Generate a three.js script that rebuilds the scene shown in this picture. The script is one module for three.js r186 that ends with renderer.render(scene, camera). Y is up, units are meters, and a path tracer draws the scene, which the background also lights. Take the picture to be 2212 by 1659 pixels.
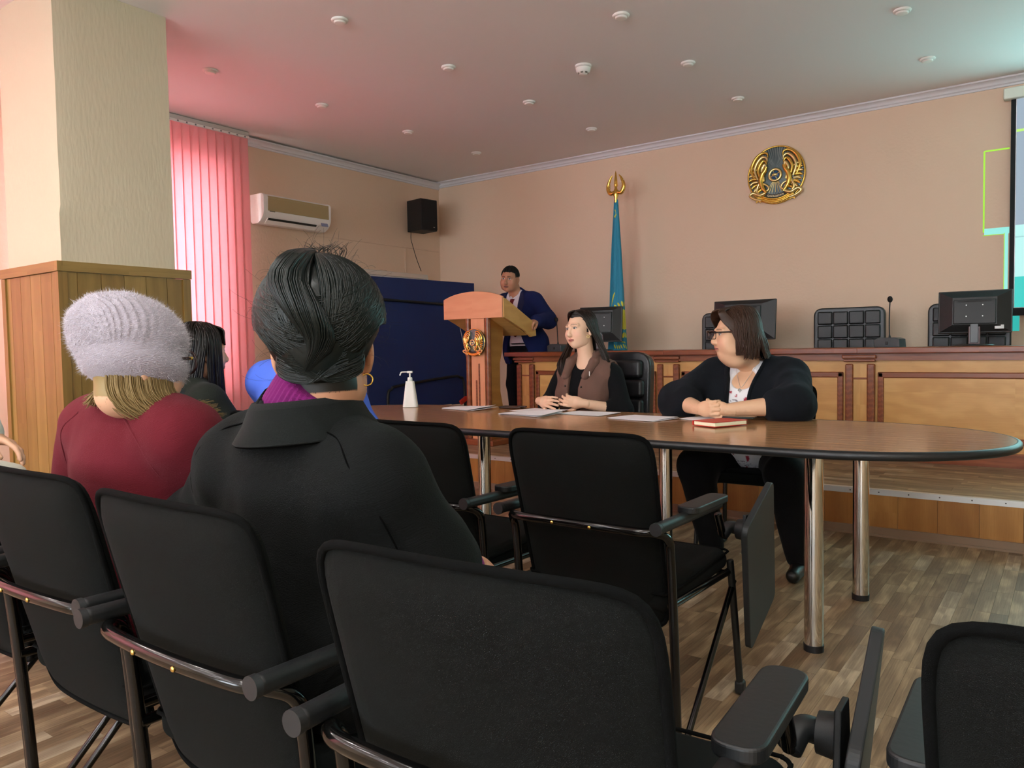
import * as THREE from 'three';
import { RoundedBoxGeometry } from 'three/addons/geometries/RoundedBoxGeometry.js';
import { mergeGeometries } from 'three/addons/utils/BufferGeometryUtils.js';
import { ImprovedNoise } from 'three/addons/math/ImprovedNoise.js';
import { RectAreaLightUniformsLib } from 'three/addons/lights/RectAreaLightUniformsLib.js';

// ------------------------------------------------------------------ camera, sky, exposure
const scene = new THREE.Scene();
const camera = new THREE.PerspectiveCamera(2 * Math.atan(829.5 / 1665) * 180 / Math.PI, 2212 / 1659, 0.05, 60);
camera.position.set(0, 1.13, 0);
camera.rotation.set(-2.72 * Math.PI / 180, 36.1 * Math.PI / 180, -1.0 * Math.PI / 180, 'YXZ');
camera.updateMatrixWorld(true);
const renderer = new THREE.WebGLRenderer({ antialias: true });
renderer.toneMapping = THREE.LinearToneMapping;
renderer.toneMappingExposure = 1.0;
renderer.shadowMap.enabled = true;
RectAreaLightUniformsLib.init();
scene.background = new THREE.Color().setRGB(0.80, 0.90, 1.0);
scene.backgroundIntensity = 14;
const LAMP_POWER = 620;           // radiance of a lit ceiling lamp
const REAR_FILL = 5;             // soft cool fill from windows added behind the audience
const SCREEN_LIGHT = 4.5;        // projector picture bounced by the screen

// ------------------------------------------------------------------ helpers
let seed = 12345;
const rnd = () => { seed = (seed * 1664525 + 1013904223) >>> 0; return seed / 4294967296; };
const rr = (a, b) => a + (b - a) * rnd();
const V = (x, y, z) => new THREE.Vector3(x, y, z);
const noise = new ImprovedNoise();
const N3 = (x, y, z) => noise.noise(x + 31.7, y + 17.3, z + 5.1);
const fbm = (x, y, z, o = 4) => { let s = 0, a = 0.5, f = 1; for (let i = 0; i < o; i++) { s += a * N3(x * f, y * f, z * f); a *= 0.5; f *= 2.03; } return s; };
const clamp = (x, a = 0, b = 1) => Math.min(b, Math.max(a, x));
const lerp = (a, b, t) => a + (b - a) * t;
const sstep = (a, b, x) => { const t = clamp((x - a) / (b - a)); return t * t * (3 - 2 * t); };
const used = {};
const numbered = n => { const k = used[n] = (used[n] ?? -1) + 1; return k ? n + '_' + String(k).padStart(3, '0') : n; };
function thing(name, label, category, [x, y, z] = [0, 0, 0], turn = 0, group) {
  const o = new THREE.Group(); o.name = numbered(name); scene.add(o);
  o.position.set(x, y, z); o.rotation.y = turn; o.userData = { label, category };
  if (group) o.userData.group = group;
  return o;
}
function part(parent, name, geo, mat, pos, rot) {
  const m = new THREE.Mesh(geo, mat); m.name = name; m.castShadow = m.receiveShadow = true;
  if (pos) m.position.set(...pos);
  if (rot) m.rotation.set(...rot);
  parent.add(m); return m;
}
function solo(name, label, category, geo, mat, pos, rot, group) {
  const m = part(scene, numbered(name), geo, mat, pos, rot); m.userData = { label, category };
  if (group) m.userData.group = group;
  return m;
}
function struct(name, geo, mat, pos, label, category) {
  const m = part(scene, name, geo, mat, pos); m.userData = { kind: 'structure', label, category }; return m;
}
function structGroup(name, label, category) {
  const g = new THREE.Group(); g.name = name; g.userData = { kind: 'structure', label, category }; scene.add(g); return g;
}
const bx = (w, h, d, x = 0, y = 0, z = 0) => new THREE.BoxGeometry(w, h, d).translate(x, y, z);
const rb = (w, h, d, r = 0.005, s = 2) => new RoundedBoxGeometry(w, h, d, s, Math.min(r, w / 2.01, h / 2.01, d / 2.01));
const cyl = (r0, r1, h, n = 24) => new THREE.CylinderGeometry(r0, r1, h, n);
const lathe = (pts, n = 28) => new THREE.LatheGeometry(pts.map(p => new THREE.Vector2(p[0], p[1])), n);
function plain(g) { const o = new THREE.BufferGeometry(); const s = g.index ? g.toNonIndexed() : g; for (const k of ['position', 'normal', 'uv']) if (s.attributes[k]) o.setAttribute(k, s.attributes[k]); return o; }
const merge = list => mergeGeometries(list.map(plain));
// a box with uv in metres on its largest faces; grain runs along the axis 'along'
function uvBox(w, h, d, along = 'x', ou = 0, ov = 0) {
  const g = new THREE.BoxGeometry(w, h, d), p = g.attributes.position, n = g.attributes.normal, uv = g.attributes.uv;
  for (let i = 0; i < p.count; i++) {
    const P = { x: p.getX(i), y: p.getY(i), z: p.getZ(i) }, A = { x: Math.abs(n.getX(i)), y: Math.abs(n.getY(i)), z: Math.abs(n.getZ(i)) };
    const out = A.x > 0.5 ? 'x' : A.y > 0.5 ? 'y' : 'z', rest = ['x', 'y', 'z'].filter(k => k !== out);
    const u = rest.includes(along) ? along : rest[0], v = rest.find(k => k !== u);
    uv.setXY(i, P[u] + ou, P[v] + ov);
  }
  return g;
}
// swept tube with varying radius
function tube(pts, r, sides = 10, closed = false, taper) {
  const n = pts.length, pos = [], idx = [], nor = [], uv = []; let up = V(0, 1, 0), len = 0;
  const T = pts.map((p, i) => { const a = pts[closed ? (i - 1 + n) % n : Math.max(0, i - 1)], b = pts[closed ? (i + 1) % n : Math.min(n - 1, i + 1)]; return b.clone().sub(a).normalize(); });
  if (Math.abs(T[0].dot(up)) > 0.9) up = V(1, 0, 0);
  let N = up.clone().sub(T[0].clone().multiplyScalar(up.dot(T[0]))).normalize();
  for (let i = 0; i < n; i++) {
    N = N.sub(T[i].clone().multiplyScalar(N.dot(T[i]))).normalize(); const B = T[i].clone().cross(N);
    const R = taper ? taper(i / (n - 1)) : r; if (i) len += pts[i].distanceTo(pts[i - 1]);
    for (let k = 0; k <= sides; k++) {
      const a = k / sides * Math.PI * 2, c = Math.cos(a), s = Math.sin(a);
      const d = N.clone().multiplyScalar(c).addScaledVector(B, s);
      pos.push(pts[i].x + d.x * R, pts[i].y + d.y * R, pts[i].z + d.z * R); nor.push(d.x, d.y, d.z); uv.push(len, k / sides * 0.05);
    }
  }
  const m = closed ? n : n - 1, w = sides + 1;
  for (let i = 0; i < m; i++) for (let k = 0; k < sides; k++) { const a = i * w + k, b = ((i + 1) % n) * w + k; idx.push(a, a + 1, b, b, a + 1, b + 1); }
  if (!closed) for (const [i, f] of [[0, 1], [n - 1, 0]]) {
    const c = pos.length / 3; pos.push(pts[i].x, pts[i].y, pts[i].z); const t = T[i].clone().multiplyScalar(f ? -1 : 1); nor.push(t.x, t.y, t.z); uv.push(0, 0);
    for (let k = 0; k < sides; k++) f ? idx.push(c, i * w + k + 1, i * w + k) : idx.push(c, i * w + k, i * w + k + 1);
  }
  const g = new THREE.BufferGeometry();
  g.setAttribute('position', new THREE.Float32BufferAttribute(pos, 3)); g.setAttribute('normal', new THREE.Float32BufferAttribute(nor, 3)); g.setAttribute('uv', new THREE.Float32BufferAttribute(uv, 2)); g.setIndex(idx);
  return g;
}
const spline = (pts, n = 24, closed = false, tension = 0.5) => new THREE.CatmullRomCurve3(pts.map(p => p.isVector3 ? p : V(...p)), closed, 'catmullrom', tension).getPoints(n).slice(0, closed ? n : n + 1);
const roundedShape = (w, h, r) => { const s = new THREE.Shape(), x = -w / 2, y = -h / 2; s.moveTo(x + r, y); s.lineTo(x + w - r, y); s.quadraticCurveTo(x + w, y, x + w, y + r); s.lineTo(x + w, y + h - r); s.quadraticCurveTo(x + w, y + h, x + w - r, y + h); s.lineTo(x + r, y + h); s.quadraticCurveTo(x, y + h, x, y + h - r); s.lineTo(x, y + r); s.quadraticCurveTo(x, y, x + r, y); return s; };
const extr = (shape, d, bev = 0.003, seg = 2) => new THREE.ExtrudeGeometry(shape, { depth: d, bevelEnabled: bev > 0, bevelSize: bev, bevelThickness: bev, bevelSegments: seg, curveSegments: 10 });

// ------------------------------------------------------------------ textures and materials
function tex(w, h, fn, srgb = true, repeat = [1, 1]) {
  const d = new Uint8Array(w * h * 4);
  for (let y = 0; y < h; y++) for (let x = 0; x < w; x++) { const c = fn(x / w, y / h), i = (y * w + x) * 4; d[i] = clamp(c[0], 0, 255); d[i + 1] = clamp(c[1], 0, 255); d[i + 2] = clamp(c[2], 0, 255); d[i + 3] = 255; }
  const t = new THREE.DataTexture(d, w, h); t.wrapS = t.wrapT = THREE.RepeatWrapping; t.magFilter = THREE.LinearFilter; t.minFilter = THREE.LinearFilter; if (srgb) t.colorSpace = THREE.SRGBColorSpace;
  t.repeat.set(...repeat); t.needsUpdate = true; return t;
}
// wood: u runs along the grain. a = dark, b = light (sRGB)
function woodTex(a, b, { freq = 26, wave = 1.2, fine = 0.25, s = 1, rep = [1, 1], contrast = 1, w = 320, h = 448 } = {}) {
  return tex(w, h, (u, v) => {
    const U = u * 2, warp = fbm(U * 1.3 + s * 9, v * 2.5, s * 3.1, 3) * wave;
    let r = Math.sin((v * freq + warp * 5) * 2) * 0.5 + 0.5; r = Math.pow(r, 1.6);
    const streak = fbm(U * 2 + s, v * 90, s * 7, 3) * fine * 2.2, pore = N3(U * 14, v * 260, s) * fine * 0.9, blot = fbm(U * 1.5, v * 3, s * 5 + 2, 3) * 0.5;
    const t = clamp(0.5 + ((r - 0.5) * 0.55 + streak + pore + blot) * contrast);
    return [lerp(a[0], b[0], t), lerp(a[1], b[1], t), lerp(a[2], b[2], t)];
  }, true, rep);
}
const mat = (color, roughness = 0.6, o = {}) => new THREE.MeshPhysicalMaterial({ color, roughness, ...o });
const grain = tex(256, 256, (u, v) => { const n = 128 + 120 * fbm(u * 40, v * 40, 3, 3); return [n, n, n]; }, false, [3, 3]);
const twill = tex(128, 128, (u, v) => { const a = Math.sin((u * 32 + v * 32) * Math.PI * 2) * 0.5 + 0.5, b = Math.sin((u - v) * 32 * Math.PI * 2) * 0.3 + 0.5, n = 40 + 130 * a * b + 70 * N3(u * 50, v * 50, 1); return [n, n, n]; }, false, [22, 22]);
const knit = tex(128, 128, (u, v) => { const a = Math.abs(Math.sin((u * 16 + Math.abs((v * 24) % 1 - 0.5) * 0.5) * Math.PI * 2)), n = 60 + 120 * a + 60 * N3(u * 40, v * 40, 2); return [n, n, n]; }, false, [16, 16]);
const fuzz = tex(256, 256, (u, v) => { const n = 128 + 150 * fbm(u * 70, v * 70, 9, 3); return [n, n, n]; }, false, [9, 9]);
const plaster = tex(256, 256, (u, v) => { const n = 128 + 110 * fbm(u * 26, v * 26, 6, 4); return [n, n, n]; }, false, [1.6, 1.6]);
const peach = mat('#e3c7ae', 0.85, { bumpMap: plaster, bumpScale: 0.0022 });
const cream = mat('#cabfa5', 0.75, { bumpMap: plaster, bumpScale: 0.0025 });
const white = mat('#eeece8', 0.5), ceilMat = mat('#ece8e8', 0.9, { bumpMap: plaster, bumpScale: 0.0008 });
const corniceMat = mat('#dcdbe0', 0.55);
const laminate = [0, 1, 2].map(i => woodTex([126, 108, 88], [196, 178, 150], { freq: [7, 12, 9][i], wave: [1.6, 0.9, 2.2][i], s: i + 1, rep: [1 / 1.2, 1 / 0.5], contrast: 0.95 }));
const plankMats = ['#ffffff', '#e6ddd0', '#d0c4b6', '#f6ecdc', '#c4b8aa', '#dcd0c0'].map((c, i) => mat(c, 0.42, { map: laminate[i % 3], bumpMap: laminate[i % 3], bumpScale: 0.0003 }));
const oak = woodTex([176, 124, 62], [205, 155, 88], { freq: 16, wave: 0.6, fine: 0.22, s: 4, rep: [1, 1 / 0.6], contrast: 0.8 });
const oakMats = ['#e8e0d0', '#dcd0bc', '#d2c2a8'].map(c => mat(c, 0.42, { map: oak }));
const wainTex = woodTex([140, 112, 56], [168, 138, 78], { freq: 20, wave: 0.5, fine: 0.2, s: 14, rep: [1, 1 / 0.6], contrast: 0.7 });
const wainMats = ['#e6e2d8', '#dcd6c6', '#d4cab8'].map(c => mat(c, 0.45, { map: wainTex }));
const maple = woodTex([196, 146, 80], [222, 176, 108], { freq: 10, wave: 1.4, fine: 0.16, s: 5, rep: [1, 1 / 0.5], contrast: 0.7 });
const mapleMat = mat('#ffffff', 0.38, { map: maple });
const cherry = woodTex([116, 62, 36], [156, 90, 54], { freq: 14, wave: 0.6, fine: 0.2, s: 6, rep: [1, 1 / 0.3] });
const cherryMat = mat('#ffffff', 0.32, { map: cherry });
const cherryTopMat = mat('#f2dccb', 0.28, { map: cherry });
const beech = woodTex([214, 150, 108], [226, 166, 124], { freq: 9, wave: 0.8, fine: 0.14, s: 7, rep: [1, 1 / 0.4], contrast: 0.7 });
const beechMat = mat('#ffffff', 0.42, { map: beech });
const walnut = woodTex([146, 102, 64], [206, 158, 108], { freq: 34, wave: 0.35, fine: 0.4, s: 8, rep: [1 / 1.4, 1 / 0.8], contrast: 0.85 });
const tableMat = mat('#ffffff', 0.2, { map: walnut, clearcoat: 0.25, clearcoatRoughness: 0.1 });
const edgeBlack = mat('#15181b', 0.42);
const chairFabric = mat('#080a09', 0.95, { specularIntensity: 0.35, bumpMap: twill, bumpScale: 0.0014, sheen: 0.16, sheenRoughness: 0.6, sheenColor: new THREE.Color('#40504c') });
const blackMetal = mat('#060606', 0.14, { specularIntensity: 0.9 });
const blackPlastic = mat('#0e1113', 0.5, { bumpMap: grain, bumpScale: 0.0003 });
const tabletMat = mat('#1a1e20', 0.55), tabletEdge = mat('#2b3136', 0.45);
const chrome = mat('#d8d4cc', 0.07, { metalness: 1 });
const alu = mat('#d8d8d6', 0.35, { metalness: 0.7 });
const gold = mat('#ecc463', 0.24, { metalness: 1 });
const goldPale = mat('#f0dc9c', 0.28, { metalness: 1 });
const brass = mat('#d9b866', 0.25, { metalness: 1 });
const leather = mat('#15161a', 0.36, { bumpMap: grain, bumpScale: 0.0006 });
const paper = mat('#eff1f6', 0.8), skirtMat = mat('#8e7660', 0.45);
const monitorMat = mat('#16191b', 0.42), devicePlastic = mat('#3c4346', 0.45);

// ------------------------------------------------------------------ the room
const WX = -6.4, WZ = -7.3, CY = 3.18, RX = 3.2, RZ = 5.2, ST = 0.268, SZ = -4.82;
{
  const fl = struct('floor', bx(RX - WX + 0.4, 0.1, RZ - WZ + 0.4), mat('#6f5a47', 0.6), [(RX + WX) / 2, -0.053, (RZ + WZ) / 2], 'wood-look laminate floor of short staggered planks', 'floor');
  // planks run along z, 6.2 cm wide; those in view that show largest are parts, the rest one part
  const pw = 0.062, cand = [], v = V(0, 0, 0); seed = 77;
  for (let i = 0, x = WX; x < RX; x += pw, i++) {
    let z = RZ - rnd() * 0.5;
    while (z > SZ) { const L = [0.32, 0.42, 0.5][Math.floor(rnd() * 3)], z0 = Math.max(z - L, SZ); if (z - z0 > 0.06) cand.push({ x: x + pw / 2, z: (z + z0) / 2, L: z - z0, m: Math.floor(rnd() * 6), k: Math.floor(rnd() * 4), full: z - z0 > L - 1e-4 }); z = z0; }
  }
  for (const c of cand) {
    v.set(c.x, 0, c.z).project(camera); const d = Math.hypot(c.x, c.z, 1.13), seen = Math.abs(v.x) < 1.02 && Math.abs(v.y) < 1.02 && v.z < 1;
    const hid = (c.z > -1.25 && c.x > -1.3) || (c.z < -1.25 && c.x < -1.75) || (c.z > -2.0 && c.x < -0.95 && c.x > -1.75);
    c.score = seen && !hid ? c.L / (d * d * d) : 0;
  }
  cand.sort((a, b) => b.score - a.score);
  const geos = {}, pg = (L, k) => geos[L.toFixed(2) + k] ??= uvBox(pw - 0.0008, 0.004, L - 0.0008, 'z', k * 0.31, k * 0.17);
  const rest = [[], [], [], [], [], []];
  cand.forEach((c, i) => {
    if (i < 300 && c.score > 0) part(fl, 'plank', pg(c.L, c.k), plankMats[c.m], [c.x - fl.position.x, 0.051, c.z - fl.position.z]);
    else rest[c.m].push(uvBox(pw - 0.0008, 0.004, c.L - 0.0008, 'z', c.k * 0.31, c.k * 0.17).translate(c.x - fl.position.x, 0.051, c.z - fl.position.z));
  });
  rest.forEach((g, i) => { const m = part(fl, 'far_planks', merge(g), plankMats[i]); m.userData.kind = 'stuff'; });

  struct('ceiling', bx(RX - WX + 0.4, 0.15, RZ - WZ + 0.4), ceilMat, [(RX + WX) / 2, CY + 0.075, (RZ + WZ) / 2], 'flat white plaster ceiling with small round lamps', 'ceiling');
  const wallGeo = (w, h, d) => { const g = uvBox(w, h, d, 'y'); return g; };
  struct('wall_back', wallGeo(RX - WX + 0.4, CY, 0.2), peach, [(RX + WX) / 2, CY / 2, WZ - 0.1], 'peach painted wall behind the long bench', 'wall');
  struct('wall_right', wallGeo(0.2, CY, RZ - WZ), cream, [RX + 0.1, CY / 2, (RZ + WZ) / 2], 'cream painted wall', 'wall');
  // unseen rear wall; its three windows are added for soft neutral fill
  {
    const rg = [], a0 = 0.9, a1 = 2.7, xs = [WX - 0.2, -5.2, -3.4, -2.2, -0.4, 0.8, 2.6, RX + 0.2];
    for (let i = 0; i < xs.length; i += 2) rg.push(wallGeo(xs[i + 1] - xs[i], a1 - a0, 0.2).translate((xs[i] + xs[i + 1]) / 2, (a0 + a1) / 2, 0));
    rg.push(wallGeo(RX - WX + 0.4, a0, 0.2).translate((RX + WX) / 2, a0 / 2, 0), wallGeo(RX - WX + 0.4, CY - a1, 0.2).translate((RX + WX) / 2, (CY + a1) / 2, 0));
    struct('wall_rear', merge(rg), cream, [0, 0, RZ + 0.1], 'cream painted wall with three added fill light windows behind the audience', 'wall');
    for (let i = 1; i < 6; i += 2) {
      const w = structGroup('window_' + (4 + (i - 1) / 2), 'white framed window added behind the audience for fill light', 'window'), W = xs[i + 1] - xs[i], H = a1 - a0, fr = [];
      w.position.set((xs[i] + xs[i + 1]) / 2, (a0 + a1) / 2, RZ + 0.13);
      for (const q of [-1, 0, 1]) fr.push(bx(0.06, H, 0.06, q * (W / 2 - 0.03), 0, 0));
      for (const q of [-1, 1]) fr.push(bx(W, 0.06, 0.06, 0, q * (H / 2 - 0.03), 0));
      part(w, 'frame', merge(fr), white);
      for (const q of [-1, 1]) part(w, 'pane', bx(W / 2 - 0.08, H - 0.1, 0.006), mat('#ffffff', 0.02, { transmission: 1, thickness: 0 }), [q * W / 4, 0, 0]);
      const L = new THREE.RectAreaLight(new THREE.Color(0.9, 0.95, 1), REAR_FILL, W - 0.1, H - 0.1); L.position.set(w.position.x, w.position.y, RZ + 0.06); L.castShadow = true; scene.add(L);
    }
  }
  // window wall: piers, parapet and lintel round three openings
  const wins = [[-4.2, -2.55], [-1.75, -0.15], [0.75, 2.35]], y0 = 0.85, y1 = 2.8, t = 0.3, gs = [];
  const zs = [WZ - 0.2, ...wins.flat(), RZ + 0.2];
  for (let i = 0; i < zs.length; i += 2) gs.push(wallGeo(t, y1 - y0, zs[i + 1] - zs[i]).translate(0, (y0 + y1) / 2, (zs[i] + zs[i + 1]) / 2));
  gs.push(wallGeo(t, y0, RZ - WZ + 0.4).translate(0, y0 / 2, (RZ + WZ) / 2), wallGeo(t, CY - y1, RZ - WZ + 0.4).translate(0, (CY + y1) / 2, (RZ + WZ) / 2));
  struct('wall_left', merge(gs), peach, [WX - t / 2, 0, 0], 'peach painted window wall with three openings', 'wall');
  const pane = mat('#ffffff', 0.02, { transmission: 1, thickness: 0, ior: 1.45 });
  wins.forEach(([a, b], i) => {
    const w = structGroup('window_' + (i + 1), 'white framed window behind salmon blinds', 'window'), fr = [], W = b - a, H = y1 - y0;
    for (const s of [-1, 0, 1]) fr.push(bx(0.06, H, 0.06, 0, 0, s * (W / 2 - 0.03)));
    for (const s of [-1, 1]) fr.push(bx(0.06, 0.06, W, 0, s * (H / 2 - 0.03), 0));
    w.position.set(WX - 0.22, (y0 + y1) / 2, (a + b) / 2);
    part(w, 'frame', merge(fr), white);
    for (const s of [-1, 1]) part(w, 'pane', bx(0.006, H - 0.1, W / 2 - 0.08), pane, [0, 0, s * W / 4]);
  });
  // cornice: coved moulding swept along the two walls in view
  const prof = new THREE.Shape(); prof.moveTo(0, 0); prof.lineTo(0.065, 0); prof.lineTo(0.062, -0.012); prof.quadraticCurveTo(0.03, -0.02, 0.026, -0.045); prof.lineTo(0.012, -0.052); prof.lineTo(0.01, -0.066); prof.lineTo(0, -0.068); prof.lineTo(0, 0);
  const eg = L => new THREE.ExtrudeGeometry(prof, { depth: L, bevelEnabled: false, curveSegments: 8 });
  const t1 = struct('trim_1', eg(RX - WX), corniceMat, [WX, CY, WZ], 'white plaster cornice along the peach wall', 'cornice'); t1.rotation.y = Math.PI / 2; t1.rotation.order = 'YXZ'; t1.scale.set(-1, 1, 1);
  t1.position.set(WX, CY - 0.001, WZ);
  const t2 = struct('trim_2', eg(RZ - WZ), corniceMat, [WX, CY - 0.02, WZ], 'white plaster cornice along the window wall', 'cornice');
  // stage
  const stg = structGroup('stage', 'low wooden stage along the peach wall', 'stage');
  part(stg, 'core', bx(RX - WX, ST - 0.005, SZ - WZ - 0.04), mat('#5b4939', 0.7), [(RX + WX) / 2, (ST - 0.005) / 2, (SZ + WZ) / 2 - 0.02]);
  for (let x = WX, i = 0; x < 0.9; x += 0.2, i++) part(stg, 'riser_panel', uvBox(0.1985, ST - 0.012, 0.014, 'y', i * 0.37, i * 0.23), oakMats[(i * 7) % 3], [x + 0.1, ST / 2 - 0.002, SZ - 0.007]);
  part(stg, 'riser_panel', uvBox(RX - 0.8, ST - 0.012, 0.014, 'y'), oakMats[0], [(RX + 0.8) / 2, ST / 2 - 0.002, SZ - 0.007]);
  const nose = part(stg, 'metal_nosing', merge([bx(RX - WX, 0.03, 0.004, (RX + WX) / 2, ST - 0.014, SZ + 0.002), bx(RX - WX, 0.004, 0.035, (RX + WX) / 2, ST + 0.002, SZ - 0.014)]), alu);
  for (let x = -4; x < 0.6; x += 0.155) part(nose, 'screw', cyl(0.004, 0.004, 0.003, 8), mat('#4a4540', 0.5), [x, ST - 0.012, SZ + 0.0045], [Math.PI / 2, 0, 0]);
  part(stg, 'skirting', merge([bx(RX - WX, 0.05, 0.012, (RX + WX) / 2, 0.025, SZ + 0.006), bx(RX - WX, 0.012, 0.018, (RX + WX) / 2, 0.006, SZ + 0.012), bx(RX - WX, 0.006, 0.016, (RX + WX) / 2, 0.05, SZ + 0.008)]), skirtMat);
  const rest2 = [[], [], [], [], [], []]; let parts = 0; seed = 5;
  for (let r = 0, z = SZ - 0.032; z > WZ; z -= 0.07, r++) {
    let x = WX + rnd() * 0.3;
    while (x < RX) {
      const L = rr(0.35, 0.55), m = Math.floor(rnd() * 6), k = Math.floor(rnd() * 4), g = uvBox(L - 0.001, 0.004, 0.0692, 'x', k * 0.31, k * 0.17);
      if (z > -6.1 && x > -2.2 && x < 0 && parts < 120) { parts++; part(stg, 'stage_plank', g, plankMats[m], [x + L / 2, ST - 0.002, z - 0.035]); }
      else rest2[m].push(g.translate(x + L / 2, ST - 0.002, z - 0.035));
      x += L;
    }
  }
  rest2.forEach((g, i) => part(stg, 'far_planks', merge(g), plankMats[i]).userData.kind = 'stuff');
}
// column with wainscot
{
  const c = structGroup('column', 'square cream column clad with wood panelling below', 'column');
  const X0 = -5.21, X1 = -4.515, Z0 = -2.665, Z1 = -2.005, h = 1.62;
  // plaster shaft with a slightly uneven arris
  const sh = new THREE.BoxGeometry(X1 - X0, CY, Z1 - Z0, 10, 60, 10); const p = sh.attributes.position;
  for (let i = 0; i < p.count; i++) { const x = p.getX(i), y = p.getY(i), z = p.getZ(i), e = x > (X1 - X0) / 2 - 0.01 && z > (Z1 - Z0) / 2 - 0.01; const n = fbm(y * 3, x * 2, z * 2, 3) * 0.008; p.setX(i, x + n * Math.sign(x) * 0.5 + (e ? (y > 0.36 ? -0.006 : 0.004) : 0)); p.setZ(i, z + (e ? (y > 0.36 ? -0.004 : 0.008) + n : 0)); }
  sh.computeVertexNormals();
  part(c, 'shaft', sh, cream, [(X0 + X1) / 2, CY / 2, (Z0 + Z1) / 2]);
  const wx0 = X0 - 0.02, wx1 = -4.5, wz0 = -2.75, wz1 = -1.974;
  const face = (along, len, place) => { // planks along one face
    let u = 0, i = 0; while (u < len - 0.01) { const w = Math.min(i === 0 ? 0.1 : 0.132, len - u); place(u + w / 2, w - 0.003, i++); u += w; }
  };
  face('z', wz1 - wz0, (u, w, i) => part(c, 'wood_plank', uvBox(0.014, h - 0.06, w, 'y', i * 0.4, i * 0.21), wainMats[i % 3], [wx1 - 0.012, h / 2, wz1 - u]));
  face('x', wx1 - wx0, (u, w, i) => part(c, 'wood_plank', uvBox(w, h - 0.06, 0.014, 'y', i * 0.27, i * 0.33), wainMats[(i + 1) % 3], [wx1 - u, h / 2, wz1 - 0.012]));
  part(c, 'wood_plank', uvBox(wx1 - wx0, h - 0.06, 0.014, 'y'), wainMats[0], [(wx0 + wx1) / 2, h / 2, wz0 + 0.012]);
  part(c, 'cap_rail', uvBox(0.03, 0.055, wz1 - wz0 + 0.02, 'z'), wainMats[0], [wx1 - 0.006, h, (wz0 + wz1) / 2]);
  part(c, 'cap_rail', uvBox(wx1 - wx0 + 0.02, 0.055, 0.03, 'x'), wainMats[1], [(wx0 + wx1) / 2, h, wz1 - 0.006]);
  for (const [x, z] of [[wx1, wz1], [wx1, wz0], [wx0, wz1]]) part(c, 'corner_strip', uvBox(0.05, h - 0.03, 0.05, 'y'), wainMats[2], [x - Math.sign(x - (wx0 + wx1) / 2) * 0.02, (h - 0.03) / 2, z - Math.sign(z - (wz0 + wz1) / 2) * 0.02]);
}
// vertical blinds
{
  const slat = mat('#fac3c6', 0.9, { transmission: 0.55, thickness: 0, side: THREE.DoubleSide, bumpMap: fuzz, bumpScale: 0.0005 });
  const g = bx(0.0012, 2.96, 0.096), spans = [[-4.47, -2.45, 'between the wood-clad column and the air conditioner'], [-1.95, 0.05, 'seen past the far side of the column'], [0.55, 2.55, 'behind the audience']];
  for (const [a, b, where] of spans) {
    const t = thing('vertical_blind', 'salmon pink vertical blind ' + where, 'blind', [WX + 0.13, 0, a], 0, undefined);
    part(t, 'head_rail', rb(0.045, 0.035, b - a, 0.004), mat('#c9c6c2', 0.4), [0, CY - 0.022, (b - a) / 2]);
    const clips = part(t, 'track', bx(0.012, 0.02, b - a), white, [0.02, CY - 0.052, (b - a) / 2]);
    const n = Math.round((b - a) / 0.083); seed = 9;
    for (let i = 0; i < n; i++) {
      part(t, 'slat', g, slat, [0.004, CY - 0.06 - 1.48, 0.045 + i * 0.083], [0, 0.1 + rr(-0.025, 0.025), 0]);
      part(clips, 'carrier_clip', bx(0.016, 0.012, 0.012), mat('#8b8b90', 0.5), [0.004, -0.002, 0.045 + i * 0.083 - (b - a) / 2]);
    }
  }
}
// ceiling lamps: those over the audience are lit
{
  const ringG = lathe([[0.05, 0], [0.053, -0.004], [0.05, -0.012], [0.04, -0.016], [0.038, -0.012]], 32), disc = lathe([[0, -0.026], [0.03, -0.026], [0.037, -0.022], [0.038, -0.01]], 32);
  const off = mat('#f2eeea', 0.4), on = mat('#ffffff', 0.4, { emissive: new THREE.Color(1, 0.96, 0.88), emissiveIntensity: 6 });
  for (const x of [-5.1, -3.71, -2.3, -0.89, 0.52, 1.93]) for (let k = -3; k < 8; k++) {
    const z = -3.34 + 1.03 * k; if (z < -6.6 || z > 4.6) continue;
    const lit = z > -0.5;
    const t = thing('ceiling_lamp', lit ? 'small round lit ceiling lamp over the audience' : 'small round unlit white lamp set in the ceiling', 'lamp', [x, CY, z], 0, lit ? 'lit ceiling lamps' : 'unlit ceiling lamps');
    part(t, 'ring', ringG, white); part(t, lit ? 'lit_diffuser' : 'diffuser', disc, lit ? on : off);
    if (lit) { const L = new THREE.RectAreaLight(new THREE.Color(1, 0.975, 0.93), LAMP_POWER, 0.075, 0.075); L.position.set(x, CY - 0.03, z); L.rotation.x = -Math.PI / 2; L.castShadow = true; scene.add(L); }
  }
  const s = thing('smoke_detector', 'white smoke detector hanging from the ceiling', 'detector', [-2.93, CY, -4.97]);
  part(s, 'base', lathe([[0, -0.02], [0.058, -0.02], [0.06, 0]], 28), white);
  part(s, 'housing', lathe([[0, -0.066], [0.03, -0.066], [0.034, -0.05], [0.05, -0.046], [0.055, -0.02]], 28), white);
  for (let i = 0; i < 6; i++) part(s, 'vent_slot', bx(0.018, 0.009, 0.006), mat('#6f6a62', 0.6), [Math.cos(i * 1.047 + 0.3) * 0.033, -0.056, Math.sin(i * 1.047 + 0.3) * 0.033], [0, -(i * 1.047 + 0.3) + Math.PI / 2, 0]);
}
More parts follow.
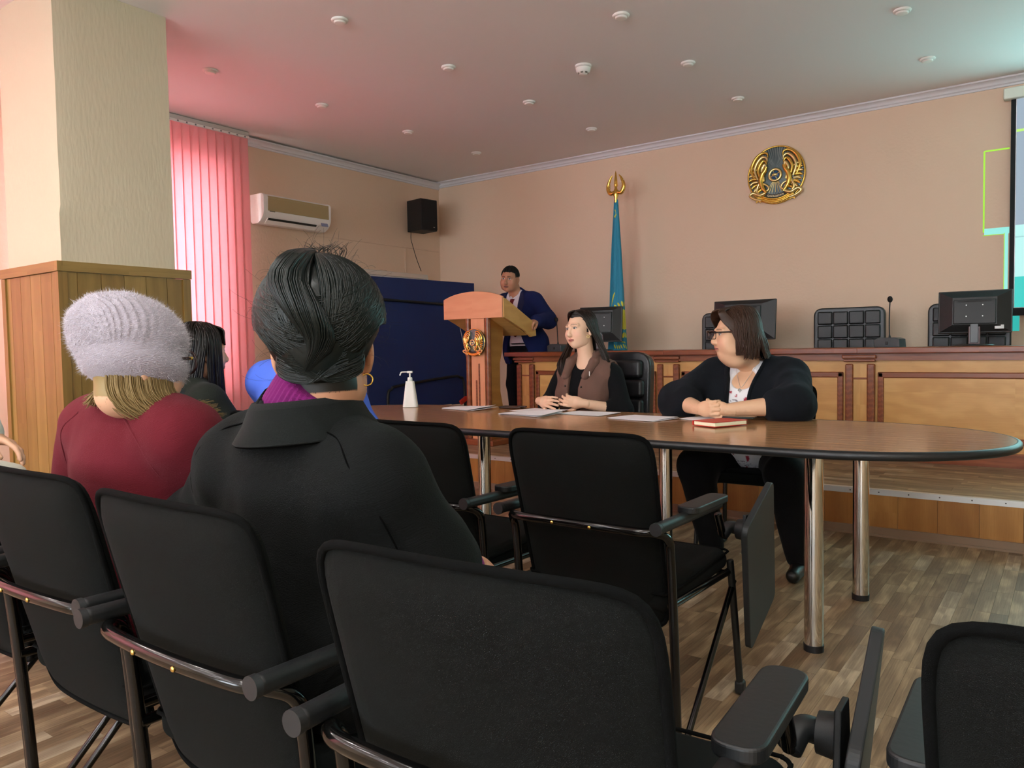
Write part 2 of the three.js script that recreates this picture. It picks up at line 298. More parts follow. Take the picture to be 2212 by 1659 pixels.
// ------------------------------------------------------------------ the long bench on the stage
{
  const t = thing('presidium_bench', 'long wooden panelled bench with cherry mouldings on the stage', 'bench', [-4.45, ST, -6.05]);
  const X = x => x + 4.45, Y = y => y - ST, L = 7.0, top = 1.085;
  // worktop in joined lengths
  const joints = [-4.45, -2.79, -1.27, 0.25, 2.55];
  for (let i = 0; i < 4; i++) { const a = joints[i], b = joints[i + 1], s = extr(roundedShape(b - a - 0.002, 0.66, 0.004), 0.03, 0.006, 3); s.rotateX(-Math.PI / 2); const uv = s.attributes.uv; part(t, 'worktop', s, cherryTopMat, [X((a + b) / 2), Y(top - 0.038), -0.27]); }
  part(t, 'cornice_moulding', uvBox(L - 0.1, 0.045, 0.05, 'x'), cherryMat, [L / 2 + 0.03, Y(1.02), -0.025]);
  part(t, 'cornice_moulding', uvBox(L - 0.1, 0.012, 0.035, 'x'), cherryMat, [L / 2 + 0.03, Y(0.996), -0.022]);
  part(t, 'front_panel', uvBox(L - 0.14, 1.04 - ST, 0.03, 'x'), mapleMat, [L / 2 + 0.02, Y((1.04 + ST) / 2), -0.055]);
  for (const x of [0.11, 2.44, 6.4]) part(t, 'end_panel', uvBox(0.03, 1.04 - ST, 0.46, 'y'), mapleMat, [x, Y((1.04 + ST) / 2), -0.3]);
  part(t, 'skirting', uvBox(L - 0.12, 0.085, 0.03, 'x'), cherryMat, [L / 2 + 0.02, 0.0425, -0.025]);
  part(t, 'skirting_bead', uvBox(L - 0.12, 0.01, 0.036, 'x'), cherryMat, [L / 2 + 0.02, 0.09, -0.024]);
  const pil = [-4.37, -2.888, -1.37, 0.14, 1.65];
  pil.forEach(x0 => {
    for (const dx of [0.03, 0.178]) part(t, 'pilaster_post', (() => { const g = rb(0.055, 0.6, 0.045, 0.012, 3); return g; })(), cherryMat, [X(x0 + dx), Y(0.665), -0.032]);
    part(t, 'pilaster_panel', uvBox(0.1, 0.6, 0.012, 'y'), mapleMat, [X(x0 + 0.104), Y(0.665), -0.036]);
    part(t, 'pilaster_bead', rb(0.1, 0.012, 0.014, 0.004), cherryMat, [X(x0 + 0.104), Y(0.858), -0.028]);
    part(t, 'capital', rb(0.235, 0.03, 0.07, 0.01, 3), cherryMat, [X(x0 + 0.104), Y(1.018), -0.01]);
    part(t, 'capital', rb(0.215, 0.018, 0.055, 0.006, 2), cherryMat, [X(x0 + 0.104), Y(0.99), -0.014]);
  });
  // framed panels between the pilasters
  for (let i = 0; i < 4; i++) {
    const a = pil[i] + 0.222, b = pil[i + 1] - 0.012, y0 = 0.42, y1 = 0.905, w = 0.042;
    part(t, 'field_panel', uvBox(b - a - 0.08, y1 - y0 - 0.08, 0.01, 'x', i * 0.4, i * 0.2), mapleMat, [X((a + b) / 2), Y((y0 + y1) / 2), -0.037]);
    for (const y of [y0 + w / 2, y1 - w / 2]) part(t, 'frame_moulding', rb(b - a, w, 0.024, 0.009, 3), cherryMat, [X((a + b) / 2), Y(y), -0.03]);
    for (const x of [a + w / 2, b - w / 2]) part(t, 'frame_moulding', rb(w, y1 - y0, 0.024, 0.009, 3), cherryMat, [X(x), Y((y0 + y1) / 2), -0.03]);
  }
}
// microphones on the bench
for (const [x, z, h, lab] of [[-3.97, -6.2, 0.30, 'black gooseneck microphone on the bench beside the speaker in the blue suit'], [-1.09, -6.2, 0.345, 'black gooseneck microphone between two tufted chairs on the bench']]) {
  const t = thing('gooseneck_microphone', lab, 'microphone', [x, 1.086, z], -0.2);
  const s = new THREE.Shape(); s.moveTo(-0.085, 0); s.lineTo(0.085, 0); s.lineTo(0.08, 0.05); s.lineTo(0.05, 0.06); s.lineTo(-0.06, 0.06); s.lineTo(-0.09, 0.045); s.lineTo(-0.085, 0);
  part(t, 'base', extr(s, 0.11, 0.006, 3), devicePlastic, [0, 0.002, -0.06]);
  part(t, 'talk_button', rb(0.018, 0.022, 0.006, 0.003), mat('#191c1e', 0.4), [0, 0.028, 0.058]);
  part(t, 'gooseneck', tube(spline([[0, 0.05, 0], [-0.004, 0.12, 0.0], [0, h * 0.7, 0.01], [0.012, h - 0.01, 0.03]], 24), 0.006, 8, false, u => lerp(0.013, 0.0045, sstep(0, 0.22, u))), blackPlastic);
  part(t, 'foam_head', (() => { const g = new THREE.SphereGeometry(0.018, 18, 14); g.scale(1, 1.35, 1); return g; })(), mat('#1a1416', 0.95), [0.013, h, 0.033], [0.4, 0, -0.1]);
}
// monitors seen from behind
function monitor(x, z, w, h, yb, turn, tilt, label, style) {
  const t = thing('monitor', label, 'monitor', [x, 1.086, z], turn);
  const p = new THREE.Group(); p.name = 'screen_unit'; p.position.set(0, yb - 1.086 + h / 2, 0); p.rotation.x = tilt; t.add(p);
  part(p, 'bezel', rb(w, h, 0.022, 0.005), monitorMat, [0, 0, -0.012]);
  // tapered rear housing: four slanted flanks round a raised back
  const q = (a, b, c, d) => [a, b, c, a, c, d].flat(), iw = w * 0.30, ih = h * 0.32, oy = style ? 0.0 : 0.02, o = [[-w / 2 + 0.006, -h / 2 + 0.006, 0], [w / 2 - 0.006, -h / 2 + 0.006, 0], [w / 2 - 0.006, h / 2 - 0.006, 0], [-w / 2 + 0.006, h / 2 - 0.006, 0]], n = [[-iw, -ih + oy, 0.034], [iw, -ih + oy, 0.034], [iw, ih + oy, 0.034], [-iw, ih + oy, 0.034]];
  const pos = [...q(o[0], o[1], n[1], n[0]), ...q(o[1], o[2], n[2], n[1]), ...q(o[2], o[3], n[3], n[2]), ...q(o[3], o[0], n[0], n[3]), ...q(n[0], n[1], n[2], n[3])];
  const g = new THREE.BufferGeometry(); g.setAttribute('position', new THREE.Float32BufferAttribute(pos, 3)); g.computeVertexNormals(); part(p, 'rear_housing', g, monitorMat, [0, 0, -0.002]);
  part(p, 'raised_back', rb(iw * 1.9, ih * 1.8, 0.03, 0.006), monitorMat, [0, oy - 0.006, 0.03]);
  part(p, 'vent_strip', bx(iw * 1.5, 0.012, 0.006), mat('#07080a', 0.6), [0, ih * 0.9 + oy - 0.02, 0.044]);
  for (const [a, b] of [[-1, -1], [1, -1], [-1, 1], [1, 1]]) part(p, 'screw', cyl(0.004, 0.004, 0.004, 8), alu, [a * 0.05, b * 0.04 + oy, 0.046], [Math.PI / 2, 0, 0]);
  if (style) part(p, 'rating_sticker', bx(0.055, 0.028, 0.002), mat('#d8dcdd', 0.6), [w * 0.33, -h * 0.38, 0.022]);
  const st = yb - 1.086 + h * 0.45;
  part(t, 'stand_neck', rb(0.075, st, 0.025, 0.006), mat('#4a2a2c', 0.35), [0, st / 2 + 0.01, 0.026]);
  part(t, 'neck_plate', rb(0.05, Math.max(0.06, st - 0.08), 0.01, 0.004), mat('#54585c', 0.35), [0, st / 2 - 0.02, 0.043]);
  part(t, 'stand_base', (() => { const s = lathe([[0, 0.012], [0.1, 0.01], [0.118, 0.004], [0.118, 0], [0, 0]], 36); s.scale(1.05, 1, 0.75); return s; })(), mat('#23262a', 0.15), [0, 0.001, 0.02]);
  return t;
}
monitor(-3.62, -6.4, 0.42, 0.335, 1.165, 0.2, -0.12, 'black monitor in front of the flag, turned away from the hall', 0);
monitor(-2.245, -6.4, 0.53, 0.335, 1.16, 0.0, -0.12, 'black wide monitor behind the woman in glasses', 0);
monitor(-0.575, -6.4, 0.455, 0.305, 1.175, 0.06, -0.14, 'black monitor with a white sticker beside the projection screen', 1);
// tufted leather chairs behind the bench
for (const [x, z, lab] of [[-1.52, -6.86, 'black tufted leather chair behind the bench microphone'], [-0.655, -6.86, 'black tufted leather chair behind the monitor with the sticker'], [-2.52, -6.86, 'black tufted leather chair behind the woman in glasses']]) {
  const t = thing('tufted_chair', lab, 'chair', [x, ST, z], 0.06);
  const W = 0.53, y0 = 0.42, y1 = 1.135;
  const sh = roundedShape(W, y1 - y0, 0.06), back = extr(sh, 0.05, 0.012, 3); part(t, 'backrest', back, leather, [0, (y0 + y1) / 2, -0.06]);
  const cw = 0.118, ch = 0.11; let g0 = null;
  for (let r = 0; r < 5; r++) for (let c = 0; c < 4; c++) { g0 ??= (() => { const g = rb(cw, ch, 0.028, 0.013, 4); return g; })(); part(t, 'tufted_square', g0, leather, [(c - 1.5) * (cw + 0.005), y1 - 0.075 - r * (ch + 0.005), 0.006]); }
  part(t, 'seat', rb(0.52, 0.09, 0.5, 0.035, 4), leather, [0, 0.44, 0.24]);
  part(t, 'gas_column', cyl(0.03, 0.03, 0.3), chrome, [0, 0.24, 0.24]);
  for (let i = 0; i < 5; i++) { const a = i * 1.2566; part(t, 'star_base_leg', rb(0.3, 0.03, 0.045, 0.01), blackPlastic, [Math.cos(a) * 0.15, 0.08, 0.24 - Math.sin(a) * 0.15], [0, a, 0]); part(t, 'castor', new THREE.SphereGeometry(0.03, 12, 10), blackPlastic, [Math.cos(a) * 0.29, 0.032, 0.24 - Math.sin(a) * 0.29]); }
}
// ------------------------------------------------------------------ emblem: gold relief with winged horses round a sun disc
function emblem(parent, R, ribbonText) {
  const plate = tex(128, 512, (u, v) => { const s = Math.sin(v * 2 * Math.PI * 72) > 0.1 ? 1 : 0; return s ? [128, 142, 142] : [66, 84, 90]; });
  const dg = lathe([[0, 0.02], [0.3 * R, 0.018], [0.93 * R, 0.008], [R, 0.004], [R, -0.014], [0, -0.014]], 64); dg.rotateX(Math.PI / 2);
  const uv = dg.attributes.uv; for (let i = 0; i < uv.count; i++) uv.setXY(i, uv.getY(i), uv.getX(i));
  part(parent, 'rayed_disc', dg, mat('#ffffff', 0.35, { map: plate, metalness: 0.15 }));
  const rim = part(parent, 'gold_rim', tube(Array.from({ length: 64 }, (_, i) => V(Math.cos(i / 32 * Math.PI) * R, Math.sin(i / 32 * Math.PI) * R, 0.002)), R * 0.035, 8, true), gold);
  part(parent, 'centre_ring', new THREE.TorusGeometry(R * 0.2, R * 0.05, 12, 40), goldPale, [0, -R * 0.02, 0.03]);
  part(parent, 'centre_dome', (() => { const g = new THREE.SphereGeometry(R * 0.17, 24, 16); g.scale(1, 1, 0.45); return g; })(), mat('#1c4a78', 0.3), [0, -R * 0.02, 0.026]);
  part(parent, 'centre_boss', (() => { const g = new THREE.SphereGeometry(R * 0.07, 18, 12); g.scale(1.4, 0.8, 0.7); return g; })(), goldPale, [0, -R * 0.02, 0.026 + R * 0.075]);
  for (let i = 0; i < 4; i++) part(parent, 'ring_spoke', tube([V(Math.cos(i * 1.571 + 0.4) * R * 0.08, Math.sin(i * 1.571 + 0.4) * R * 0.08 - R * 0.02, 0.026 + R * 0.06), V(Math.cos(i * 1.571 + 0.4) * R * 0.2, Math.sin(i * 1.571 + 0.4) * R * 0.2 - R * 0.02, 0.03)], R * 0.018, 6), goldPale);
  // curved lower rays
  for (let i = -3; i <= 3; i++) part(parent, 'ray_pole', tube([V(Math.sin(i * 0.14) * R * 0.24, -R * 0.25, 0.022), V(Math.sin(i * 0.19) * R * 0.62, -R * 0.62, 0.02)], R * 0.012, 5), goldPale);
  for (const s of [-1, 1]) {
    // winged horse: nested plumes arching over, neck, chest and legs, fan of short feathers outside
    const P2 = (pts, z, n, r, m, name) => part(parent, name, tube(spline(pts.map(([x, y]) => [x * R * s, y * R, z]), n), 0, 8, false, r), m);
    for (let k = 0; k < 4; k++) P2([[0.74 - 0.12 * k, -0.08 - 0.04 * k], [0.86 - 0.13 * k, 0.26 - 0.03 * k], [0.74 - 0.11 * k, 0.6 - 0.09 * k], [0.5 - 0.05 * k, 0.8 - 0.14 * k], [0.3 + 0.01 * k, 0.78 - 0.16 * k], [0.26 + 0.02 * k, 0.64 - 0.15 * k]], 0.024 + 0.004 * k, 30, u => R * 0.062 * Math.sin(Math.PI * (0.22 + 0.68 * u)), k % 2 ? goldPale : gold, 'wing_plume');
    P2([[0.3, 0.3], [0.36, 0.16], [0.46, 0.02], [0.5, -0.2], [0.44, -0.42], [0.3, -0.62]], 0.036, 24, u => R * (0.05 + 0.05 * Math.sin(u * Math.PI)), gold, 'winged_horse');
    P2([[0.46, -0.1], [0.58, -0.28], [0.66, -0.5], [0.56, -0.66]], 0.03, 16, u => R * 0.06 * (1 - 0.4 * u), goldPale, 'hind_leg');
    P2([[0.44, -0.28], [0.28, -0.36], [0.22, -0.5], [0.36, -0.58]], 0.036, 16, u => R * 0.036, goldPale, 'foreleg');
    for (let k = 0; k < 8; k++) { const q = 0.35 - k * 0.16, c = Math.cos(q), d = Math.sin(q); P2([[0.66 * c, 0.66 * d], [0.82 * c + 0.01, 0.8 * d + 0.03], [0.95 * c, 0.93 * d]], 0.018, 8, u => R * 0.06 * Math.sin(Math.PI * (0.2 + 0.65 * u)), k % 2 ? gold : goldPale, 'wing_feather'); }
    // ribbon ends
    part(parent, 'ribbon_end', tube(spline([[0.35, -0.62], [0.55, -0.68], [0.78, -0.58], [0.9, -0.66], [0.72, -0.8], [0.5, -0.86]].map(([x, y]) => [x * R * s, y * R, 0.03]), 20), 0, 6, false, u => R * 0.075 * (1 - 0.4 * u)), goldPale);
    const star = new THREE.Shape(); for (let i = 0; i < 10; i++) { const a = i * Math.PI / 5 + 0.3, r = (i % 2 ? 0.07 : 0.15) * R; star[i ? 'lineTo' : 'moveTo'](Math.cos(a) * r, Math.sin(a) * r); }
    part(parent, 'ribbon_star', extr(star, 0.006, 0.002), gold, [s * R * 0.6, -R * 0.82, 0.022]);
  }
  // name band
  const cv = document.createElement('canvas'); cv.width = 512; cv.height = 96; const c = cv.getContext('2d'); c.fillStyle = '#2a2418'; c.fillRect(0, 0, 512, 96); c.fillStyle = '#eadfb0'; c.font = 'bold 66px sans-serif'; c.textAlign = 'center'; c.textBaseline = 'middle'; c.fillText(ribbonText, 256, 50);
  const ct = new THREE.CanvasTexture(cv); ct.colorSpace = THREE.SRGBColorSpace;
  const band = new THREE.PlaneGeometry(1, 1, 24, 1), p = band.attributes.position; for (let i = 0; i < p.count; i++) { const a = -Math.PI / 2 + p.getX(i) * 1.05, r = R * (0.76 - p.getY(i) * 0.13); p.setXYZ(i, Math.cos(a) * r, Math.sin(a) * r, 0.022); } band.computeVertexNormals();
  part(parent, 'name_band', band, mat('#ffffff', 0.4, { map: ct }));
  for (const r of [0.86, 0.92, 0.97]) part(parent, 'ribbon_fold', tube(Array.from({ length: 16 }, (_, i) => { const a = -Math.PI / 2 - 0.6 + i * 0.08; return V(Math.cos(a) * R * r, Math.sin(a) * R * r, 0.02); }), R * 0.035, 8), gold);
}
{
  const t = thing('wall_emblem', 'large round gold and blue national emblem on the peach wall', 'emblem', [-2.246, 2.68, WZ + 0.02], 0); emblem(t, 0.258, 'QAZAQSTAN');
}
// ------------------------------------------------------------------ flag
{
  const t = thing('flag', 'sky blue flag with a yellow sun furled on a gold-tipped pole', 'flag', [-3.72, ST, -6.92]);
  const top = 2.585 - ST;
  part(t, 'pole', cyl(0.014, 0.016, top + 0.06, 16), brass, [0, (top + 0.06) / 2, 0]);
  part(t, 'base', lathe([[0, 0.05], [0.03, 0.05], [0.05, 0.03], [0.16, 0.015], [0.17, 0], [0, 0]], 32), brass);
  // spearhead with two curved wings
  const fin = part(t, 'finial', lathe([[0, 0.27], [0.008, 0.24], [0.016, 0.17], [0.02, 0.12], [0.012, 0.1], [0.026, 0.06], [0.026, 0.02], [0.016, 0], [0.018, -0.04], [0.014, -0.06], [0, -0.06]], 18), gold, [0, top + 0.02, 0]);
  for (const s of [-1, 1]) part(fin, 'finial_wing', tube(spline([[0.01 * s, 0.06, 0], [0.055 * s, 0.045, 0], [0.082 * s, 0.08, 0], [0.086 * s, 0.13, 0], [0.062 * s, 0.19, 0], [0.036 * s, 0.225, 0]], 24), 0, 9, false, u => 0.004 + 0.017 * Math.sin(Math.PI * clamp(0.25 + u * 0.75))), gold);
  for (const s of [-1, 1]) for (let k = 0; k < 5; k++) part(fin, 'wing_feather', tube([V(0.06 * s, 0.055 + k * 0.022, 0.006), V((0.09 + 0.006 * (k % 2)) * s, 0.05 + k * 0.03, 0.004)], 0.005, 6), goldPale);
  const cv = document.createElement('canvas'); cv.width = 512; cv.height = 1024; const c = cv.getContext('2d');
  c.fillStyle = '#1a87a8'; c.fillRect(0, 0, 512, 1024);
  c.fillStyle = '#d8d23a'; c.strokeStyle = '#c9c83c';
  c.save(); c.translate(380, 712); c.scale(1.55, 0.85); c.beginPath(); c.ellipse(0, 0, 74, 74, 0, 0, 7); c.fill();
  for (let i = 0; i < 28; i++) { c.save(); c.rotate(i * Math.PI / 14); c.beginPath(); c.ellipse(0, -112, 8, 20, 0, 0, 7); c.fill(); c.restore(); } c.restore();
  c.lineWidth = 7; c.beginPath(); c.moveTo(215, 800); c.quadraticCurveTo(280, 850, 400, 850); c.stroke(); for (let i = 0; i < 9; i++) { c.beginPath(); c.ellipse(260 + i * 20, 872 + Math.sin(i) * 3, 5, 14, -0.5, 0, 7); c.fill(); }
  for (let i = 0; i < 6; i++) { c.beginPath(); c.ellipse(206 + i * 8, 640 - i * 15, 6, 20, 0.7, 0, 7); c.fill(); } c.beginPath(); c.moveTo(200, 650); c.quadraticCurveTo(236, 640, 236, 700); c.stroke();
  c.lineWidth = 9; for (const y of [84]) { c.beginPath(); c.arc(250, y, 22, -2.2, 1.6); c.stroke(); c.beginPath(); c.moveTo(225, y + 18); c.lineTo(290, y + 4); c.stroke(); }
  const ct = new THREE.CanvasTexture(cv); ct.colorSpace = THREE.SRGBColorSpace;
  const nu = 96, nv = 80, g = new THREE.PlaneGeometry(1, 1, nu, nv), p = g.attributes.position, uv = g.attributes.uv;
  for (let i = 0; i < p.count; i++) {
    const u = uv.getX(i), v = 1 - uv.getY(i), a = (u - 0.5) * 2 * Math.PI * 1.0 + Math.PI / 2, R = 0.022 + 0.088 * Math.pow(v, 0.85), f = 1 + 0.13 * Math.sin(a * 5 + 1) * sstep(0.02, 0.3, v) + 0.05 * Math.sin(a * 11 + v * 4) * v;
    p.setXYZ(i, -Math.cos(a) * R * f * 0.95, top - v * 1.72, Math.sin(a) * R * f * 0.62);
  }
  g.computeVertexNormals(); part(t, 'cloth', g, mat('#ffffff', 0.62, { map: ct, side: THREE.DoubleSide, sheen: 0.4, sheenColor: new THREE.Color('#60b0c8') }));
}
// ------------------------------------------------------------------ lectern
{
  const t = thing('lectern', 'peach wooden lectern with a gold emblem on its post', 'lectern', [-4.335, ST, -5.36]);
  const Y = y => y - ST;
  // front board with arched top
  const s = new THREE.Shape(), w = 0.33; s.moveTo(-w, Y(1.395)); s.lineTo(w, Y(1.395)); s.lineTo(w, Y(1.572)); s.quadraticCurveTo(0.2, Y(1.625), 0, Y(1.628)); s.quadraticCurveTo(-0.2, Y(1.625), -w, Y(1.568)); s.lineTo(-w, Y(1.395));
  part(t, 'front_board', extr(s, 0.016, 0.004, 3), beechMat, [0, 0, -0.02]);
  // side cheeks sloping down to the reader
  const ck = new THREE.Shape(); ck.moveTo(0, Y(1.395)); ck.lineTo(0, Y(1.56)); ck.lineTo(0.03, Y(1.553)); ck.lineTo(0.475, Y(1.345)); ck.lineTo(0.485, Y(1.235)); ck.lineTo(0.4, Y(1.225)); ck.lineTo(0.31, Y(1.28)); ck.lineTo(0, Y(1.395));
  for (const x of [-0.325, 0.308]) part(t, 'side_cheek', extr(ck, 0.016, 0.002), mapleMat, [x + 0.016, 0, -0.02], [0, Math.PI / 2, 0]).scale.set(1, 1, 1);
  const dl = Math.hypot(0.45, 0.2); part(t, 'reading_desk', uvBox(0.63, 0.016, dl, 'x'), mapleMat, [0, Y(1.43), -0.25], [-0.42, 0, 0]);
  part(t, 'underside', uvBox(0.62, 0.012, 0.42, 'x'), mapleMat, [0, Y(1.325), -0.21], [-0.4, 0, 0]);
  // post: two cherry half-columns, beech face with two grooves, shaped side panels
  part(t, 'post_face', uvBox(0.15, 1.125, 0.02, 'y'), beechMat, [0.05, 0.5625, -0.02]);
  for (const x of [-0.062, 0.158]) part(t, 'post_edge', cyl(0.026, 0.026, 1.125, 16), cherryMat, [x, 0.5625, -0.02]);
  for (const [x, h, y] of [[0.062, 0.42, 0.33], [0.03, 0.3, 0.27]]) part(t, 'groove_strip', rb(0.016, h * 1.15, 0.01, 0.006), cherryMat, [x, Y(0.9) - h / 2 + (h > 0.4 ? 0.12 : -0.02) - 0.06, -0.008]);
  const sp = new THREE.Shape(); sp.moveTo(0, 0); sp.lineTo(0, 1.12); sp.lineTo(0.2, 1.12); sp.lineTo(0.2, 0.98); sp.quadraticCurveTo(0.2, 0.86, 0.15, 0.74); sp.quadraticCurveTo(0.11, 0.62, 0.15, 0.45); sp.quadraticCurveTo(0.22, 0.2, 0.24, 0); sp.lineTo(0, 0);
  for (const x of [-0.07, 0.15]) part(t, 'post_side', extr(sp, 0.016, 0.001), oakMats[1], [x, 0, -0.03], [0, Math.PI / 2, 0]);
  part(t, 'post_back', uvBox(0.2, 1.1, 0.016, 'y'), oakMats[1], [0.05, 0.55, -0.19]);
  part(t, 'plinth', rb(0.42, 0.05, 0.42, 0.008), cherryMat, [0.05, 0.025, -0.14]);
  const e = new THREE.Group(); e.name = 'emblem'; e.position.set(0.04, Y(1.18), 0.024); t.add(e); emblem(e, 0.118, '');
}
// ------------------------------------------------------------------ wall fittings by the window wall
{
  const t = thing('air_conditioner', 'wall-mounted white air conditioner with a beige front panel', 'air conditioner', [WX + 0.001, 2.36, -4.98]);
  const s = new THREE.Shape(); s.moveTo(0, 0.02); s.lineTo(0, 0.265); s.lineTo(0.16, 0.265); s.quadraticCurveTo(0.2, 0.26, 0.2, 0.23); s.lineTo(0.195, 0.1); s.quadraticCurveTo(0.18, 0.03, 0.1, 0.0); s.lineTo(0.02, 0.0); s.lineTo(0, 0.02);
  const g = extr(s, 0.78, 0.004, 3); part(t, 'body', g, white, [0, 0, -0.4]);
  part(t, 'front_panel', rb(0.008, 0.14, 0.74, 0.003), mat('#a9986c', 0.3), [0.2, 0.178, -0.01]);
  part(t, 'air_outlet', bx(0.02, 0.012, 0.58), mat('#2e2d2a', 0.6), [0.168, 0.036, 0.05], [0, 0, 0.9]);
  part(t, 'louvre', rb(0.07, 0.006, 0.6, 0.002), white, [0.15, 0.018, 0.05], [0, 0, 0.75]);
  part(t, 'display', bx(0.004, 0.036, 0.085), mat('#8d93b4', 0.3), [0.193, 0.052, -0.33], [0, 0, 0.35]);
  part(t, 'badge', bx(0.003, 0.008, 0.06), mat('#6b675c', 0.5), [0.2015, 0.104, 0.31]);
  for (const q of [-1, 1]) part(t, 'end_cap', (() => { const h = extr(s, 0.02, 0.004, 3); h.scale(1.01, 1.01, 1); return h; })(), white, [0, -0.001, q * 0.395 - 0.01]);
}
{
  const t = thing('loudspeaker', 'black box loudspeaker mounted high in the corner', 'loudspeaker', [WX + 0.21, 2.5, -6.76], 1.42);
  part(t, 'cabinet', rb(0.24, 0.36, 0.26, 0.006), mat('#141315', 0.6, { bumpMap: grain, bumpScale: 0.0004 }), [0, 0.18, 0]);
  part(t, 'front_grille', rb(0.225, 0.34, 0.016, 0.006), mat('#0c0d11', 0.8), [0, 0.18, 0.135]);
  part(t, 'badge', bx(0.02, 0.006, 0.002), alu, [0.06, 0.04, 0.1445]);
  part(t, 'bracket', tube([V(0, 0.18, -0.13), V(-0.02, 0.18, -0.22)], 0.012, 8), blackPlastic);
  const w = solo('speaker_cable', 'thin black cable hanging from the corner loudspeaker', 'cable', tube(spline([[WX + 0.16, 2.5, -6.62], [WX + 0.1, 2.42, -6.68], [WX + 0.06, 2.35, -6.75], [WX + 0.07, 2.2, -6.8], [WX + 0.075, 2.06, -6.87]], 30), 0.004, 6), mat('#241d1b', 0.6));
  solo('cable_duct', 'thin peach cable duct running along the wall under the air conditioner', 'duct', bx(0.014, 0.018, 2.05), peach, [WX + 0.007, 2.335, -6.26]);
  solo('cable_duct', 'thin peach vertical cable duct below the loudspeaker', 'duct', bx(0.014, 1.2, 0.018), peach, [WX + 0.007, 1.72, -6.68]);
  const wb = thing('whiteboard', 'whiteboard in an aluminium frame behind the blue board', 'whiteboard', [WX + 0.01, 0.95, -6.5]);
  part(wb, 'panel', bx(0.012, 1.0, 1.0), mat('#d9d6d8', 0.3), [0.008, 0.53, 0]);
  for (const y of [0.02, 1.05]) part(wb, 'frame_rail', rb(0.03, 0.055, 1.05, 0.006), alu, [0.016, y, 0]);
  for (const z of [-0.52, 0.52]) part(wb, 'frame_stile', rb(0.03, 1.05, 0.025, 0.006), alu, [0.016, 0.53, z]);
}
{
  const t = thing('blue_display_board', 'tall dark blue display board leaning on black tube frames', 'board', [-5.48, ST, -5.95], -0.1 + Math.PI / 2);
  // local x runs along the board, local z towards the hall
  part(t, 'panel', rb(1.5, 1.32, 0.02, 0.004), mat('#16285f', 0.75, { bumpMap: fuzz, bumpScale: 0.0006 }), [0.02, 0.92, 0]);
  part(t, 'panel', rb(0.3, 1.3, 0.02, 0.004), mat('#1b2e6b', 0.75), [0.58, 0.9, -0.03]);
  part(t, 'support_frame', tube([V(-0.75, 1.36, 0.04), V(0.7, 1.32, 0.04)], 0.013, 10), blackPlastic);
  part(t, 'support_frame', tube(spline([[-0.55, 0.02, 0.1], [-0.55, 0.4, 0.09], [-0.5, 0.47, 0.09], [-0.4, 0.5, 0.09], [0.3, 0.56, 0.09], [0.44, 0.55, 0.09], [0.5, 0.48, 0.09], [0.51, 0.02, 0.1]], 60), 0.014, 10), blackPlastic);
  for (const x of [-0.7, 0.66]) part(t, 'foot', tube([V(x, 0.015, -0.25), V(x, 0.015, 0.25)], 0.014, 8), blackPlastic);
  for (const x of [-0.7, 0.66]) part(t, 'upright', tube([V(x, 0.015, -0.02), V(x, 1.4, -0.025)], 0.012, 8), blackPlastic);
  part(t, 'red_clamp', rb(0.11, 0.05, 0.03, 0.008), mat('#c8321e', 0.5), [0.47, 0.3, 0.11], [0, 0, 0.5]);
  part(t, 'pull_cord', tube([V(0.5, 1.08, 0.05), V(0.6, 0.75, 0.04)], 0.004, 6), alu);
}
